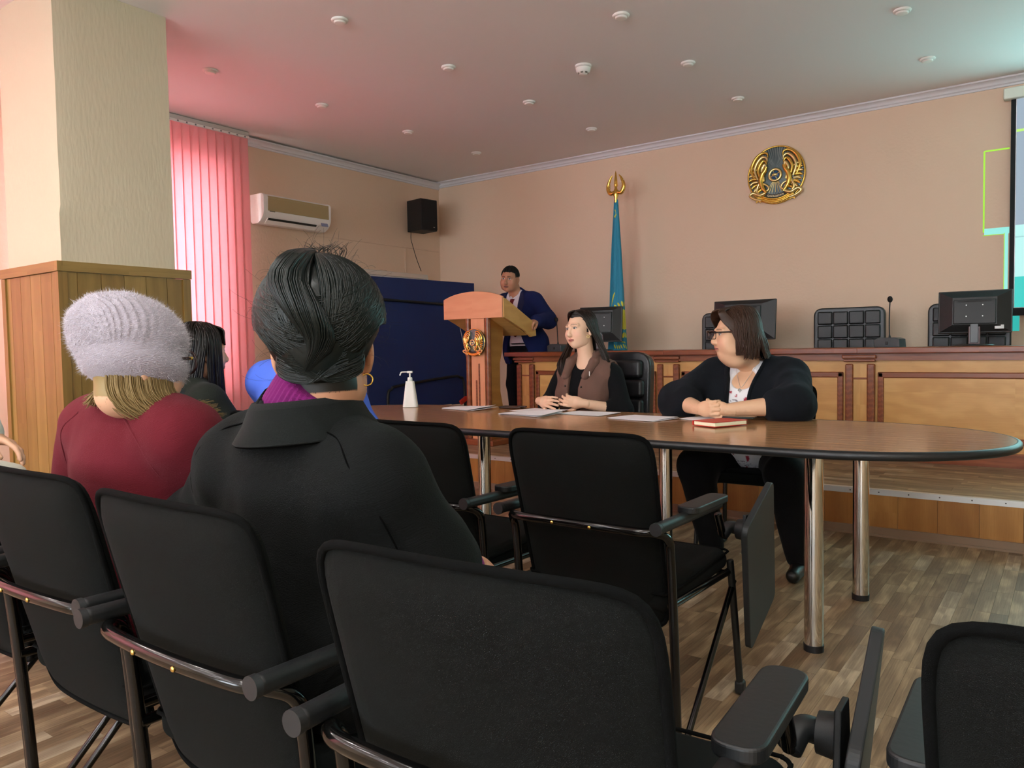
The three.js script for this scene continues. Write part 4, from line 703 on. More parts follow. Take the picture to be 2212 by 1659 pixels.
// ---- head: local frame, origin at head centre, face towards -z, about 22 cm tall
function headGeo(o) {
  const fat = o.fat ?? 0, w = o.jaw ?? 1, open = o.open ?? 0;
  const base = [ell([0, 0.03, 0.012], [0.074, 0.086, 0.092]), ell([0, -0.02, -0.03], [0.062 * w, 0.078, 0.062]), ell([0, -0.055, -0.03], [(0.052 + fat * 0.012) * w, 0.05, 0.055]), ell([0, -0.092, -0.06], [0.024, 0.018, 0.02])];
  for (const s of [-1, 1]) base.push(ell([s * 0.038, -0.03, -0.062], [0.026 + fat * 0.01, 0.028 + fat * 0.008, 0.024]), ell([s * 0.042 * w, -0.07, -0.015], [0.022 + fat * 0.012, 0.03, 0.045]));
  if (fat) base.push(ell([0, -0.108, -0.022], [0.055, 0.036, 0.052]), ell([0, -0.128, 0.005], [0.06, 0.035, 0.05]));
  const f0 = join(base, 0.03);
  const nose = join([cap([0, 0.012, -0.09], [0, -0.026, -0.108], 0.007, 0.0115), ell([0, -0.033, -0.102], [0.0165, 0.009, 0.012])], 0.012);
  const brow = join([cap([-0.046, 0.026, -0.074], [-0.014, 0.026, -0.088], 0.009), cap([0.046, 0.026, -0.074], [0.014, 0.026, -0.088], 0.009)], 0.01);
  const sock = join([ell([-0.031, 0.01, -0.096], [0.019, 0.0105, 0.014]), ell([0.031, 0.01, -0.096], [0.019, 0.0105, 0.014])], 0.002);
  const lid = join([ell([-0.031, 0.009, -0.077], [0.0165, 0.012, 0.0125]), ell([0.031, 0.009, -0.077], [0.0165, 0.012, 0.0125])], 0.002);
  const lips = join([ell([0, -0.0585, -0.092], [0.021, 0.0055, 0.0105]), ell([0, -0.0665 - open * 0.004, -0.0905], [0.0185, 0.0062, 0.0105])], 0.003);
  const ears = [-1, 1].map(s => join([ell([s * 0.076, -0.004, 0.012], [0.009, 0.031, 0.019], [0, s * 0.35, 0]), ell([s * 0.073, -0.032, 0.006], [0.007, 0.011, 0.009])], 0.008));
  const dent = join([ell([-0.081, -0.002, 0.008], [0.006, 0.018, 0.01]), ell([0.081, -0.002, 0.008], [0.006, 0.018, 0.01])], 0.002), mouth = cap([-0.017, -0.0622, -0.103], [0.017, -0.0622, -0.103], 0.0022 + open * 0.003);
  const neck = cap([0, -0.06, 0.025], o.neckTo ?? [0, -0.19, 0.05], (o.neck ?? 0.05), (o.neck ?? 0.05) * 1.05);
  const f = (x, y, z) => { let d = f0(x, y, z); d = smin(d, brow(x, y, z), 0.014); d = smax(d, -sock(x, y, z), 0.012); d = smin(d, lid(x, y, z), 0.004); d = smin(d, nose(x, y, z), 0.012); d = smin(d, lips(x, y, z), 0.006); d = smax(d, -mouth(x, y, z), 0.003); d = smin(d, ears[0](x, y, z), 0.006); d = smin(d, ears[1](x, y, z), 0.006); d = smax(d, -dent(x, y, z), 0.003); return smin(d, neck(x, y, z), 0.03); };
  const skin = lin(o.skin ?? '#d8a988'), lip = lin(o.lip ?? '#b56a62'), hair = lin(o.hair ?? '#15100e'), cheek = lin(o.cheek ?? '#d59a80');
  const line = o.hairline ?? ((x, y, z) => (z < -0.02 ? y > 0.075 - 0.25 * (Math.abs(x) > 0.05 ? Math.abs(x) - 0.05 : 0) : y > -0.02 - (z > 0.04 ? 0.05 : 0)));
  const color = (x, y, z) => {
    let c = mix3(skin, cheek, 0.6 * Math.exp(-((Math.abs(x) - 0.045) ** 2 + (y + 0.03) ** 2) / 0.0006) * (z < -0.03 ? 1 : 0));
    if (z < -0.06) {
      const ly = y + 0.0622; if (Math.abs(x) < 0.023 && Math.abs(ly) < 0.011 - Math.abs(x) * 0.3) c = mix3(c, lip, 0.85); if (Math.abs(ly) < 0.0022 && Math.abs(x) < 0.021) c = mix3(lip, [0.03, 0.01, 0.01], 0.7);
      const ax = Math.abs(x) - 0.031, ey = y - 0.0085; if ((ax / 0.0145) ** 2 + (ey / 0.006) ** 2 < 1) c = ax * ax + ey * ey < 0.000036 ? [0.012, 0.008, 0.007] : [0.55, 0.5, 0.47];
      else if ((ax / 0.0155) ** 2 + ((ey - 0.001) / 0.0078) ** 2 < 1 && ey > 0.001) c = [0.03, 0.02, 0.018];
      const by = y - (0.0285 + (o.browLift ?? 0) - Math.abs(ax + 0.004) * Math.abs(ax + 0.004) * 6); if (Math.abs(by) < (o.brow ?? 0.0042) * (1 - 0.4 * clamp((ax + 0.019) / 0.038)) && Math.abs(ax) < 0.019) c = mix3(c, hair, o.brow ? 0.65 : 0.8);
    }
    if (line(x, y, z) && !(Math.abs(x) > 0.0705 && y < 0.032 && z < 0.04)) c = hair;
    return c;
  };
  return net(f, [-0.12, -0.2, -0.13], [0.12, 0.13, 0.12], o.cell ?? 0.0032, color);
}
// head with its neck running into the shoulders; returns geometry in the person's frame
function headFor(J, M, o) { const q = V(...J.neck).applyMatrix4(M.clone().invert()); return headGeo({ ...o, neckTo: [q.x, q.y, q.z] }).applyMatrix4(M); }
// ---- hand: wrist at the origin, fingers along +y, palm faces +z, thumb on +x (side = 1) or -x
function handGeo(o = {}) {
  const side = o.side ?? 1, curl = o.curl ?? [0.3, 0.35, 0.4, 0.45], S = o.scale ?? 1, thumb = o.thumb ?? [0.75, 0.6], list = [ell([0, 0.045, 0], [0.038, 0.048, 0.014]), ell([0.018 * side, 0.03, 0.006], [0.02, 0.03, 0.013]), cap([0, -0.03, 0], [0, 0.02, 0], 0.026, 0.028)], spread = o.spread ?? 0.06;
  const fs = []; [[0.029, 0.076], [0.0095, 0.084], [-0.01, 0.078], [-0.028, 0.061]].forEach(([x, L], i) => {
    let p = [x * side, 0.082 - Math.abs(x) * 0.22, 0], a = 0; const c = curl[i], r = [0.0092, 0.0096, 0.009, 0.0078][i], sp = (1.5 - i) * spread * side, seg = [0.46, 0.3, 0.24], bend = Array.isArray(c) ? c : [c, c * 1.25, c * 0.8], ch = [cap([x * side * 0.8, 0.05, 0], p, r * 1.1, r)];
    for (let k = 0; k < 3; k++) { a += bend[k]; const l = L * seg[k], q = [p[0] + Math.sin(sp) * l * Math.cos(a), p[1] + Math.cos(sp) * Math.cos(a) * l, p[2] + Math.sin(a) * l]; ch.push(cap(p, q, r * (1 - 0.08 * k), r * (0.94 - 0.09 * k))); p = q; }
    fs.push(join(ch, 0.004));
  });
  const d0 = [Math.sin(thumb[0]) * side, Math.cos(thumb[0]), Math.sin(thumb[1])], n0 = Math.hypot(...d0), T0 = [0.02 * side, 0.02, 0.006], T1 = T0.map((v, i) => v + d0[i] / n0 * 0.04), d1 = [Math.sin(thumb[0] * 0.7) * side, Math.cos(thumb[0] * 0.7), Math.sin(thumb[1] * 0.9)], n1 = Math.hypot(...d1), T2 = T1.map((v, i) => v + d1[i] / n1 * 0.032), T3 = T2.map((v, i) => v + (d1[i] + (i === 1 ? 0.2 : 0)) / n1 * 0.022);
  fs.push(join([cap(T0, T1, 0.0145, 0.0115), cap(T1, T2, 0.0115, 0.0105), cap(T2, T3, 0.0105, 0.0085)], 0.005));
  const palm = join(list, 0.018), f = (x, y, z) => { let d = palm(x, y, z); for (const g of fs) d = smin(d, g(x, y, z), 0.007); return d; };
  const skin = lin(o.skin ?? '#d8a988'), g = net(f, [-0.085, -0.06, -0.04], [0.085, 0.18, 0.1], o.cell ?? 0.0045, () => skin); if (S !== 1) g.scale(S, S, S); return g;
}
// matrix that puts a hand at a wrist, pointing along dir, palm facing pal
function handAt(w, dir, pal) { const y = V(...dir).normalize(), z = V(...pal); z.addScaledVector(y, -z.dot(y)).normalize(); const x = y.clone().cross(z), m = new THREE.Matrix4().makeBasis(x, y, z); m.setPosition(...A3(w)); return m; }
const headAt = (p, yaw = 0, pitch = 0, roll = 0, s = 1) => new THREE.Matrix4().compose(V(...p), new THREE.Quaternion().setFromEuler(new THREE.Euler(pitch, yaw, roll, 'YXZ')), V(s, s, s));
// ---- seated figure skeleton, facing -z, floor at y = 0. Returns named joints and fields
function figure(o) {
  const w = o.w ?? 1, d = o.d ?? 1, dr = o.drop ?? 0, lean = o.lean ?? 0, hip = o.hip ?? [0, 0.55, 0.02], T = (x, y, z) => { const yy = y - 0.55, zz = z; return [x * 1 + hip[0] + (o.side ?? 0) * yy, hip[1] + yy * Math.cos(lean) + zz * Math.sin(lean), hip[2] + zz * Math.cos(lean) - yy * Math.sin(lean)]; };
  const J = { T, neck: T(0, 1.03, 0.015), head: T(0, 1.2, -0.02) };
  const torso = [ell(T(0, 0.57, 0.0), [0.175 * w, 0.12, 0.135 * d]), ell(T(0, 0.7, -0.005), [0.15 * w, 0.15, 0.115 * d]), ell(T(0, 0.86, 0.0), [0.16 * w, 0.15, 0.11 * d]), cap(T(-0.12 * w, 0.955 - dr, 0.015), T(0.12 * w, 0.955 - dr, 0.015), 0.058), cap(T(-0.12 * w, 0.96 - dr, 0.02), T(0, 1.03, 0.022), 0.035, 0.045), cap(T(0.12 * w, 0.96 - dr, 0.02), T(0, 1.03, 0.022), 0.035, 0.045), ...(o.bust ? [ell(T(0.065 * w, 0.84, -0.075 * d), [0.075 * w, 0.075, 0.06]), ell(T(-0.065 * w, 0.84, -0.075 * d), [0.075 * w, 0.075, 0.06])] : []), ...(o.belly ? [ell(T(0, 0.66, -0.08 * d), [0.16 * w, 0.13, 0.1 * d])] : [])];
  J.torso = join(torso, 0.05);
  J.sh = [-1, 1].map(s => T(s * (o.shw ?? 0.165 * w), 0.945 - dr, 0.015));
  const ar = o.arm ?? 1;
  J.arms = o.arms.map((a, i) => ({ sh: J.sh[i], el: a.el, wr: a.wr, f: join([cap(J.sh[i], a.el, 0.052 * ar, 0.042 * ar), cap(a.el, a.wr, 0.041 * ar, 0.027 * Math.sqrt(ar))], 0.02), upper: cap(J.sh[i], a.el, 0.055 * ar, 0.046 * ar), fore: (t, r = 1) => cap(a.el, a.el.map((v, k) => lerp(v, a.wr[k], t)), 0.045 * ar * r, lerp(0.044, 0.032, t) * ar * r) }));
  if (o.legs !== 0) {
    const lw = o.lw ?? 1; J.legs = [-1, 1].map((s, i) => { const h = [hip[0] + s * 0.09 * w, hip[1] - 0.02, hip[2]], k = o.knee?.[i] ?? [hip[0] + s * 0.1 * w, 0.5, hip[2] - 0.44], an = o.ankle?.[i] ?? [k[0], 0.09, k[2] + 0.04], toe = o.toe?.[i] ?? [an[0], 0.035, an[2] - 0.15]; return { h, k, an, toe, f: join([cap(h, k, 0.085 * lw, 0.06 * lw), cap(k, an, 0.058 * lw, 0.037 * Math.sqrt(lw))], 0.03), shoe: join([cap([an[0], 0.045, an[2] + 0.03], toe, 0.042, 0.033), cap([an[0], 0.1, an[2]], [an[0], 0.05, an[2] + 0.01], 0.045, 0.045)], 0.02) }; });
    J.leg = join(J.legs.map(l => l.f), 0.02);
  }
  return J;
}
// body mesh: torso, limbs, head and hands in one geometry with skin colours
function bodyMesh(parent, J, skin, head, hands, cell = 0.014, box) {
  const s = lin(skin), all = join([J.torso, ...J.arms.map(a => a.f), cap(J.neck, J.head, 0.052, 0.05), ...(J.leg ? [J.leg] : [])], 0.025), list = [net(all, ...box, cell, () => s)];
  if (head) list.push(head); for (const h of hands ?? []) list.push(h);
  const m = part(parent, 'body', mergeGeometries(list), mat('#ffffff', 0.52, { vertexColors: true, sheen: 0.15 })); return m;
}
const hairMat = (c, r = 0.42) => mat(c, r, { side: THREE.DoubleSide, specularIntensity: 0.6 });
// hair: many tapered locks. path(i) returns points
function locks(n, path, r0 = 0.006, r1 = 0.002, sides = 5) { const g = []; for (let i = 0; i < n; i++) { const p = path(i); if (!p) continue; g.push(tube(p, 0, sides, false, u => lerp(r0, r1, Math.pow(u, 1.5)) * (0.55 + 0.45 * sstep(0, 0.1, u)))); } return mergeGeometries(g); }
const flyaways = (n, c, R, len, s) => { const g = []; for (let i = 0; i < n; i++) { const a = rr(0, 6.283), b = rr(-0.5, 1.45), d = V(Math.cos(a) * Math.cos(b), Math.sin(b), Math.sin(a) * Math.cos(b)), p0 = V(c[0] + d.x * R[0], c[1] + d.y * R[1], c[2] + d.z * R[2]), t = V(rr(-1, 1), rr(-1, 1), rr(-1, 1)).addScaledVector(d, 0.5).normalize(), L = rr(0.3, 1) * len; g.push(tube(spline([p0, p0.clone().addScaledVector(d, L * 0.35).addScaledVector(t, L * 0.2), p0.clone().addScaledVector(d, L * 0.55).addScaledVector(t, L * 0.6), p0.clone().addScaledVector(d, L * 0.5).addScaledVector(t, L)], 7), s, 3, false)); } return mergeGeometries(g); };
// hair that hangs from a parting over an egg-shaped skull; face side is -z. len(theta) gives the drop below the widest point
function drapedHair(n, R, cy, part0, faceHalf, len, flow, r0, r1) {
  return locks(n, i => {
    let th = rr(-Math.PI, Math.PI); // 0 = towards the face (-z)
    const fr = Math.abs(th) < faceHalf; if (fr) th = Math.sign(th || 1) * (faceHalf + Math.abs(th) * 0.25);
    const k = rr(0.93, 1.035), pts = [], sx = part0 * 1, zz = fr ? rr(-0.075, -0.02) : rr(-0.05, 0.045);
    const e = V(Math.sin(th) * R[0] * k, 0, -Math.cos(th) * R[2] * k + 0.012);
    for (let j = 0; j <= 8; j++) { const u = j / 8, a = u * Math.PI / 2, c = Math.sin(a), y = Math.cos(a); pts.push(V(lerp(sx, e.x, c), cy + y * R[1] * k * Math.sqrt(Math.max(0.1, 1 - (zz - 0.012) * (zz - 0.012) / (R[2] * R[2]))), lerp(zz, e.z, Math.pow(c, 0.8)))); }
    const L = len(th) * rr(0.86, 1.04); if (L > 0.01) for (let j = 1; j <= 8; j++) { const u = j / 8, q = flow(th, u, e, L); pts.push(V(e.x + q[0], cy - L * u, e.z + q[1])); }
    const h = rr(-0.004, 0.004); pts.forEach((p, j) => { p.x += h * Math.sin(j * 0.9 + i); p.z += h * Math.cos(j * 0.7 + i); });
    return spline(pts, 16);
  }, r0, r1, 4);
}
// first z (coming from the face side, -z) at which a field is entered
const frontZ = (f, x, y, z0 = -0.45, off = 0) => { let z = z0; for (let i = 0; i < 260; i++) { const d = f(x, y, z) - off; if (d < 0.0004) return z; z += Math.max(0.0006, d * 0.6); if (z > 0.4) break; } return 0; };
const wool = (c, bump = fuzz, o = {}) => mat(c, 0.95, { specularIntensity: 0.4, bumpMap: bump, bumpScale: 0.0014, sheen: 0.35, sheenRoughness: 0.7, sheenColor: new THREE.Color(c).lerp(new THREE.Color('#ffffff'), 0.3), ...o });
const lathePart = (p, name, pts, m, pos, rot, ribs = 0, n = 64, amp = 0.0014) => { const g = lathe(pts, n); if (ribs) { const q = g.attributes.position; for (let i = 0; i < q.count; i++) { const a = Math.atan2(q.getZ(i), q.getX(i)), k = 1 + Math.cos(a * ribs) * amp / Math.max(0.01, Math.hypot(q.getX(i), q.getZ(i))); q.setX(i, q.getX(i) * k); q.setZ(i, q.getZ(i) * k); } g.computeVertexNormals(); } return part(p, name, g, m, pos, rot); };
// ribbed band wound round the line a-b
function neckTube(p, name, a, b, r0, r1, m, ribs = 0, amp = 0.0018) { const n = 14, pts = Array.from({ length: n }, (_, i) => V(...a).lerp(V(...b), i / (n - 1))), g = tube(pts, 0, ribs ? ribs * 4 : 40, false, u => lerp(r0, r1, u) * (1 - 0.12 * sstep(0.9, 1, u))); if (ribs) { const q = g.attributes.position, c = V(0, 0, 0), A = V(...a), D = V(...b).sub(A), L = D.lengthSq(), w = ribs * 4 + 1; for (let i = 0; i < n * w; i++) { c.fromBufferAttribute(q, i); const o = c.clone().sub(A); o.addScaledVector(D, -o.dot(D) / L); c.addScaledVector(o.normalize(), amp * Math.cos((i % w) / 4 * Math.PI * 2)); q.setXYZ(i, c.x, c.y, c.z); } g.computeVertexNormals(); } return part(p, name, g, m); }
const seatBox = [[-0.62, 0.0, -0.82], [0.62, 1.2, 0.35]];
// ================= person in the black jacket with pinned-up black hair
{
  const t = thing('person', 'seated person in a black jacket over purple turtleneck with pinned-up black hair', 'person', [-1.168, 0, -0.965]);
  const J = figure({ w: 1.2, d: 1.02, hip: [0.0, 0.54, 0.04], lean: 0.02, side: 0.06, drop: 0.035, arm: 1.15, shw: 0.185, arms: [{ el: [-0.385, 0.74, 0.01], wr: [-0.18, 0.66, -0.28] }, { el: [0.235, 0.74, -0.05], wr: [0.14, 0.66, -0.3] }] });
  const H = [0.07, 1.128, 0.036], skin = '#c08a6c';
  const head = headFor(J, headAt(H, 0.78, -0.02, 0.04, 1.04), { skin, hair: '#0b0d0d', cell: 0.0032, neck: 0.052 });
  const hands = J.arms.map((a, i) => handGeo({ side: i ? -1 : 1, skin }).applyMatrix4(handAt(a.wr, [i ? -0.4 : 0.4, -0.35, -0.9], [0, -1, 0.3])));
  bodyMesh(t, J, skin, head, hands, 0.014, seatBox);
  const neckC = cap(J.T(0.01, 0.985, 0.03), J.T(0.02, 1.2, 0.02), 0.07, 0.1);
  const jk = cut(grow(join([J.torso, ...J.arms.map(a => a.upper), J.arms[0].fore(0.12, 1.12), J.arms[1].fore(0.1, 1.12)], 0.07), 0.022, 0.012, 7, 0.6), neckC);
  part(t, 'jacket', net(jk, [-0.6, 0.5, -0.42], [0.6, 1.12, 0.36], 0.0085), wool('#090b0b', fuzz, { sheenColor: new THREE.Color('#6f7f7a'), sheen: 0.22 }));
  // raglan seams and collar
  for (const s of [-1, 1]) part(t, 'raglan_seam', tube(spline([[0.09, 1.0], [0.15, 0.985], [0.2, 0.94], [0.235, 0.86], [0.25, 0.76]].map(([x, y]) => { const X = s * x + 0.03; let z = 0.4; for (let i = 0; i < 200 && jk(X, y, z) > 0.0004; i++) z -= Math.max(0.001, jk(X, y, z) * 0.6); return [X, y, z - 0.0015]; }), 24), 0.0016, 6), mat('#040505', 1, { specularIntensity: 0.1 }));
  const nb = V(...J.neck), na = V(...H).add(V(0.006, -0.06, 0.018)), up = na.clone().sub(nb).normalize(), at = k => A3(nb.clone().addScaledVector(up, k));
  const q = new THREE.Quaternion().setFromEuler(new THREE.Euler(0.05, 0, 0.06)), cg = lathe([[0.086, 0.012], [0.092, 0.015], [0.1, 0.004], [0.113, -0.024], [0.132, -0.052], [0.128, -0.058], [0.106, -0.03], [0.09, 0.0], [0.086, 0.012]], 64); cg.applyQuaternion(q);
  part(t, 'collar', cg, wool('#0e1211'), A3(V(...at(0.012)).add(V(0.006, 0.002, 0.012))));
  neckTube(t, 'turtleneck', at(-0.03), at(0.09), 0.082, 0.07, wool('#6d1a5c', knit), 44, 0.0016);
  const sl = join(J.arms.map(a => a.fore(0.75, 1.02)), 0.001); part(t, 'turtleneck_sleeves', net(sl, [-0.5, 0.58, -0.4], [0.5, 0.82, 0.05], 0.009), wool('#7a1c68'));
  part(t, 'trousers', net(grow(J.leg, 0.012), [-0.3, 0.05, -0.72], [0.3, 0.7, 0.2], 0.014), wool('#15171a'));
  for (const l of J.legs) part(t, 'shoe', net(l.shoe, [-0.25, 0, -0.75], [0.25, 0.16, -0.2], 0.012), mat('#141414', 0.5));
  // hair: padded shell, combed locks and a vertical roll at the back
  const hg = new THREE.Group(); hg.name = 'hair'; hg.position.set(...H); hg.rotation.set(-0.02, 0.78, 0.04, 'YXZ'); t.add(hg);
  const black = hairMat('#0d1413', 0.36), C = [0, 0.06, 0.022], R = [0.11, 0.108, 0.116];
  const shell = cut(join([ell(C, R.map(v => v * 0.955)), ell([0, 0.0, 0.05], [0.072, 0.062, 0.052]), ell([0.0, 0.03, 0.096], [0.05, 0.075, 0.03])], 0.03), join([ell([0, -0.05, -0.12], [0.085, 0.115, 0.1]), ell([0.09, -0.02, 0.0], [0.05, 0.05, 0.05]), ell([-0.09, -0.02, 0.0], [0.05, 0.05, 0.05])], 0.01));
  part(hg, 'hair_shell', net(shell, [-0.14, -0.14, -0.13], [0.14, 0.16, 0.17], 0.005), black);
  seed = 31; const on = (ph, th, k) => V(C[0] + Math.sin(th) * Math.sin(ph) * R[0] * k, C[1] + Math.cos(th) * R[1] * k, C[2] + Math.sin(th) * Math.cos(ph) * R[2] * k);
  const tmax = ph => 1.62 + 0.75 * (1 - sstep(0.55, 1.25, Math.abs(ph)));
  part(hg, 'combed_hair', locks(2300, i => {
    const f = i % 5 < 2, k = rr(0.985, 1.045), pts = [];
    if (f) { const s = rnd() < 0.5 ? -1 : 1, p0 = s * rr(1.75, 2.75), t0 = rr(0.3, 1.25), t1 = rr(1.3, 2.4), p1 = s * rr(0.02, 0.35); for (let j = 0; j <= 12; j++) { const u = j / 12; const ph = lerp(p0, p1, Math.pow(u, 0.85)); pts.push(on(ph, Math.min(lerp(t0, t1, sstep(0, 1, u)), tmax(ph)), k)); } }
    else { const p0 = rr(-2.0, 2.0), tw = rr(0.35, 0.75), e = rr(1.9, 2.5); for (let j = 0; j <= 12; j++) { const u = j / 12; const ph = p0 * (1 - tw * sstep(0.25, 1, u)) + 0.25 * Math.sin(u * 3) * (p0 > 0 ? 0.5 : -0.2), q = on(ph, Math.min(0.08 + u * (e - 0.08), tmax(ph) + 0.1), k); q.multiplyScalar(1 - 0.05 * sstep(0.8, 1, u)); pts.push(q); } }
    return spline(pts, 14);
  }, 0.0023, 0.0011, 4), black);
  part(hg, 'hair_roll', locks(620, i => {
    const a = rr(0, 6.283), rad = 0.026 * Math.sqrt(rnd()) + 0.004, sp = [[-0.012, 0.176, 0.035], [-0.03, 0.158, 0.085], [-0.04, 0.115, 0.118], [-0.012, 0.06, 0.137], [0.008, 0.01, 0.13], [-0.018, -0.035, 0.108]].map((p, j) => { const w = rad * Math.sin(Math.PI * (0.14 + 0.78 * j / 5)), b = a + j * 0.5; return [p[0] + Math.cos(b) * w * 1.1, p[1] + Math.sin(b) * w * 0.3, p[2] + Math.sin(b) * w]; }); return spline(sp, 14);
  }, 0.0022, 0.001, 4), black);
  part(hg, 'nape_hair', locks(520, i => { const s = rnd() < 0.5 ? -1 : 1, y0 = rr(-0.015, 0.045), p = [[s * rr(0.055, 0.075), y0 + 0.01, rr(0.03, 0.06)], [s * rr(0.05, 0.07), y0 - 0.025, 0.08], [s * 0.02, y0 - 0.04, 0.105], [-s * rr(0.0, 0.05), y0 - 0.02, 0.115]]; return spline(p, 12); }, 0.002, 0.0008, 4), black);
  part(hg, 'flyaway_hair', mergeGeometries([flyaways(150, C, [0.106, 0.112, 0.114], 0.042, 0.00018), flyaways(70, [0.0, -0.03, 0.05], [0.09, 0.05, 0.07], 0.045, 0.00018), locks(40, i => { const x = rr(-0.02, 0.05); return spline([[x, 0.17, rr(-0.03, 0.05)], [x + rr(-0.01, 0.01), 0.183, 0.0], [x + rr(-0.03, 0.03), rr(0.186, 0.2), rr(-0.03, 0.03)]], 7); }, 0.0008, 0.0002, 3)]), black).userData.kind = 'stuff';
  // earring
  part(t, 'earring', new THREE.TorusGeometry(0.0105, 0.0015, 8, 24), gold, [H[0] + 0.062, H[1] - 0.052, H[2] - 0.045], [0, 0.9, 0]);
}
// ================= person in the burgundy sweater with a fluffy hat
{
  const t = thing('person', 'seated person in a burgundy sweater and fluffy pale lilac knitted hat', 'person', [-1.79, 0, -0.945]);
  const J = figure({ w: 1.12, d: 1.15, hip: [0, 0.55, 0.0], lean: 0.03, side: 0.02, arm: 1.2, shw: 0.2, arms: [{ el: [-0.36, 0.72, -0.02], wr: [-0.17, 0.64, -0.28] }, { el: [0.235, 0.72, -0.17], wr: [0.12, 0.64, -0.38] }] });
  const H = [0.095, 1.1, 0.05], skin = '#cf9f80';
  const head = headFor(J, headAt(H, 0.0, -0.12, 0, 1), { skin, hair: '#8a7448', neck: 0.054 });
  const hands = J.arms.map((a, i) => handGeo({ side: i ? -1 : 1, skin }).applyMatrix4(handAt(a.wr, [i ? -0.4 : 0.4, -0.35, -0.9], [0, -1, 0.3])));
  bodyMesh(t, J, skin, head, hands, 0.014, seatBox);
  const sw = cut(grow(join([J.torso, ...J.arms.map(a => a.upper), ...J.arms.map(a => a.fore(0.9, 1.05))], 0.06), 0.018, 0.007, 8, 0.6), cap(J.T(0.0, 0.985, 0.02), J.T(0.02, 1.2, -0.01), 0.062, 0.085));
  const wine = wool('#5a1620', fuzz, { sheenColor: new THREE.Color('#c08088'), sheen: 0.4, bumpScale: 0.002 });
  part(t, 'sweater', net(sw, [-0.52, 0.5, -0.46], [0.52, 1.1, 0.34], 0.0085), wine);
  for (const s of [-1, 1]) part(t, 'shoulder_seam', tube(spline([[0.1, 0.995], [0.17, 0.95], [0.2, 0.88], [0.215, 0.8]].map(([x, y]) => { let z = 0.4; for (let i = 0; i < 200 && sw(s * x, y, z) > 0.0004; i++) z -= Math.max(0.001, sw(s * x, y, z) * 0.6); return [s * x, y, z - 0.001]; }), 20), 0.003, 6), wine);
  lathePart(t, 'neckband', [[0.066, 0.016], [0.071, 0.018], [0.078, 0.006], [0.088, -0.02], [0.084, -0.026], [0.07, 0.0], [0.066, 0.016]], wine, [0.012, 1.045, 0.016], [0.06, 0, 0.02], 40, 160, 0.001);
  part(t, 'trousers', net(grow(J.leg, 0.012), [-0.3, 0.05, -0.72], [0.3, 0.7, 0.2], 0.014), wool('#1b1d22'));
  for (const l of J.legs) part(t, 'shoe', net(l.shoe, [-0.25, 0, -0.75], [0.25, 0.16, -0.2], 0.012), mat('#161616', 0.5));
  const hg = new THREE.Group(); hg.name = 'hair'; hg.position.set(...H); t.add(hg); seed = 8;
  const blond = hairMat('#7d6740', 0.5);
  part(hg, 'hair_locks', locks(1000, i => {
    const k = rnd(); let a, p; // a = 0 at the back of the neck, positive towards the right ear
    if (k < 0.16) { a = rr(-1.5, -0.7); const x = Math.sin(a) * 0.074, z = Math.cos(a) * 0.078; p = [[x, 0.0, z], [x * 1.05, -0.045, z * 1.02], [x * 1.15, -0.062, z + 0.012], [x * 1.3 - rr(0, 0.015), -0.07 - rr(0, 0.012), z + 0.02]]; }
    else if (k < 0.24) { a = rr(-0.6, 0.4); const x = Math.sin(a) * 0.07, z = Math.cos(a) * 0.076; p = [[x, 0.0, z], [x, -0.05, z], [x + rr(-0.01, 0.01), -0.06 - rr(0, 0.02), z + 0.004]]; }
    else { a = rr(0.35, 2.2); const r = rr(0.07, 0.084), x = Math.sin(a) * r, z = Math.cos(a) * r * 1.05, q = rr(0.5, 1); p = [[x, 0.0, z], [x * 1.03, -0.045, z], [x * 1.05 + 0.006, -0.05 - 0.035 * q, z - 0.012], [x * 1.05 + 0.026 * q, -0.06 - 0.05 * q, z - 0.045], [x + 0.036 * q, -0.062 - 0.056 * q + rr(-0.006, 0.012), z - 0.05 - 0.06 * q]]; }
    const jx = rr(-0.006, 0.006), jy = rr(-0.005, 0.005), m = p.length - 1; p.forEach((q, j) => { q[0] += jx * j / m * 2; q[1] += jy * j / m * 2; });
    return spline(p, 12);
  }, 0.0013, 0.0004, 4), blond);
  // glasses
  const gl = new THREE.Group(); gl.name = 'glasses'; gl.position.set(...H); t.add(gl); const dark = mat('#2a1616', 0.3);
  for (const s of [-1, 1]) { part(gl, 'temple', tube([V(s * 0.078, 0.012, 0.02), V(s * 0.08, 0.018, -0.04), V(s * 0.076, 0.018, -0.095)], 0.003, 6), dark); part(gl, 'rim', new THREE.TorusGeometry(0.026, 0.003, 8, 28), dark, [s * 0.036, 0.008, -0.108], [0, s * 0.2, 0]); part(gl, 'hinge', rb(0.006, 0.007, 0.01, 0.002), brass, [s * 0.076, 0.018, -0.09]); }
  // hat: slouched knitted crown over a folded brim, ribs meeting at the crown
  const hat = new THREE.Group(); hat.name = 'hat'; hat.position.set(H[0], H[1], H[2]); hat.rotation.set(-0.32, 0.25, 0.08, 'YXZ'); t.add(hat);
  const pole = V(-0.055, 0.105, 0.11), crown = join([ell([0, 0.06, 0.012], [0.105, 0.092, 0.118]), ell([-0.02, 0.07, 0.05], [0.098, 0.082, 0.09])], 0.03), brimF = ell([0, 0.008, 0.002], [0.106, 0.066, 0.116]);
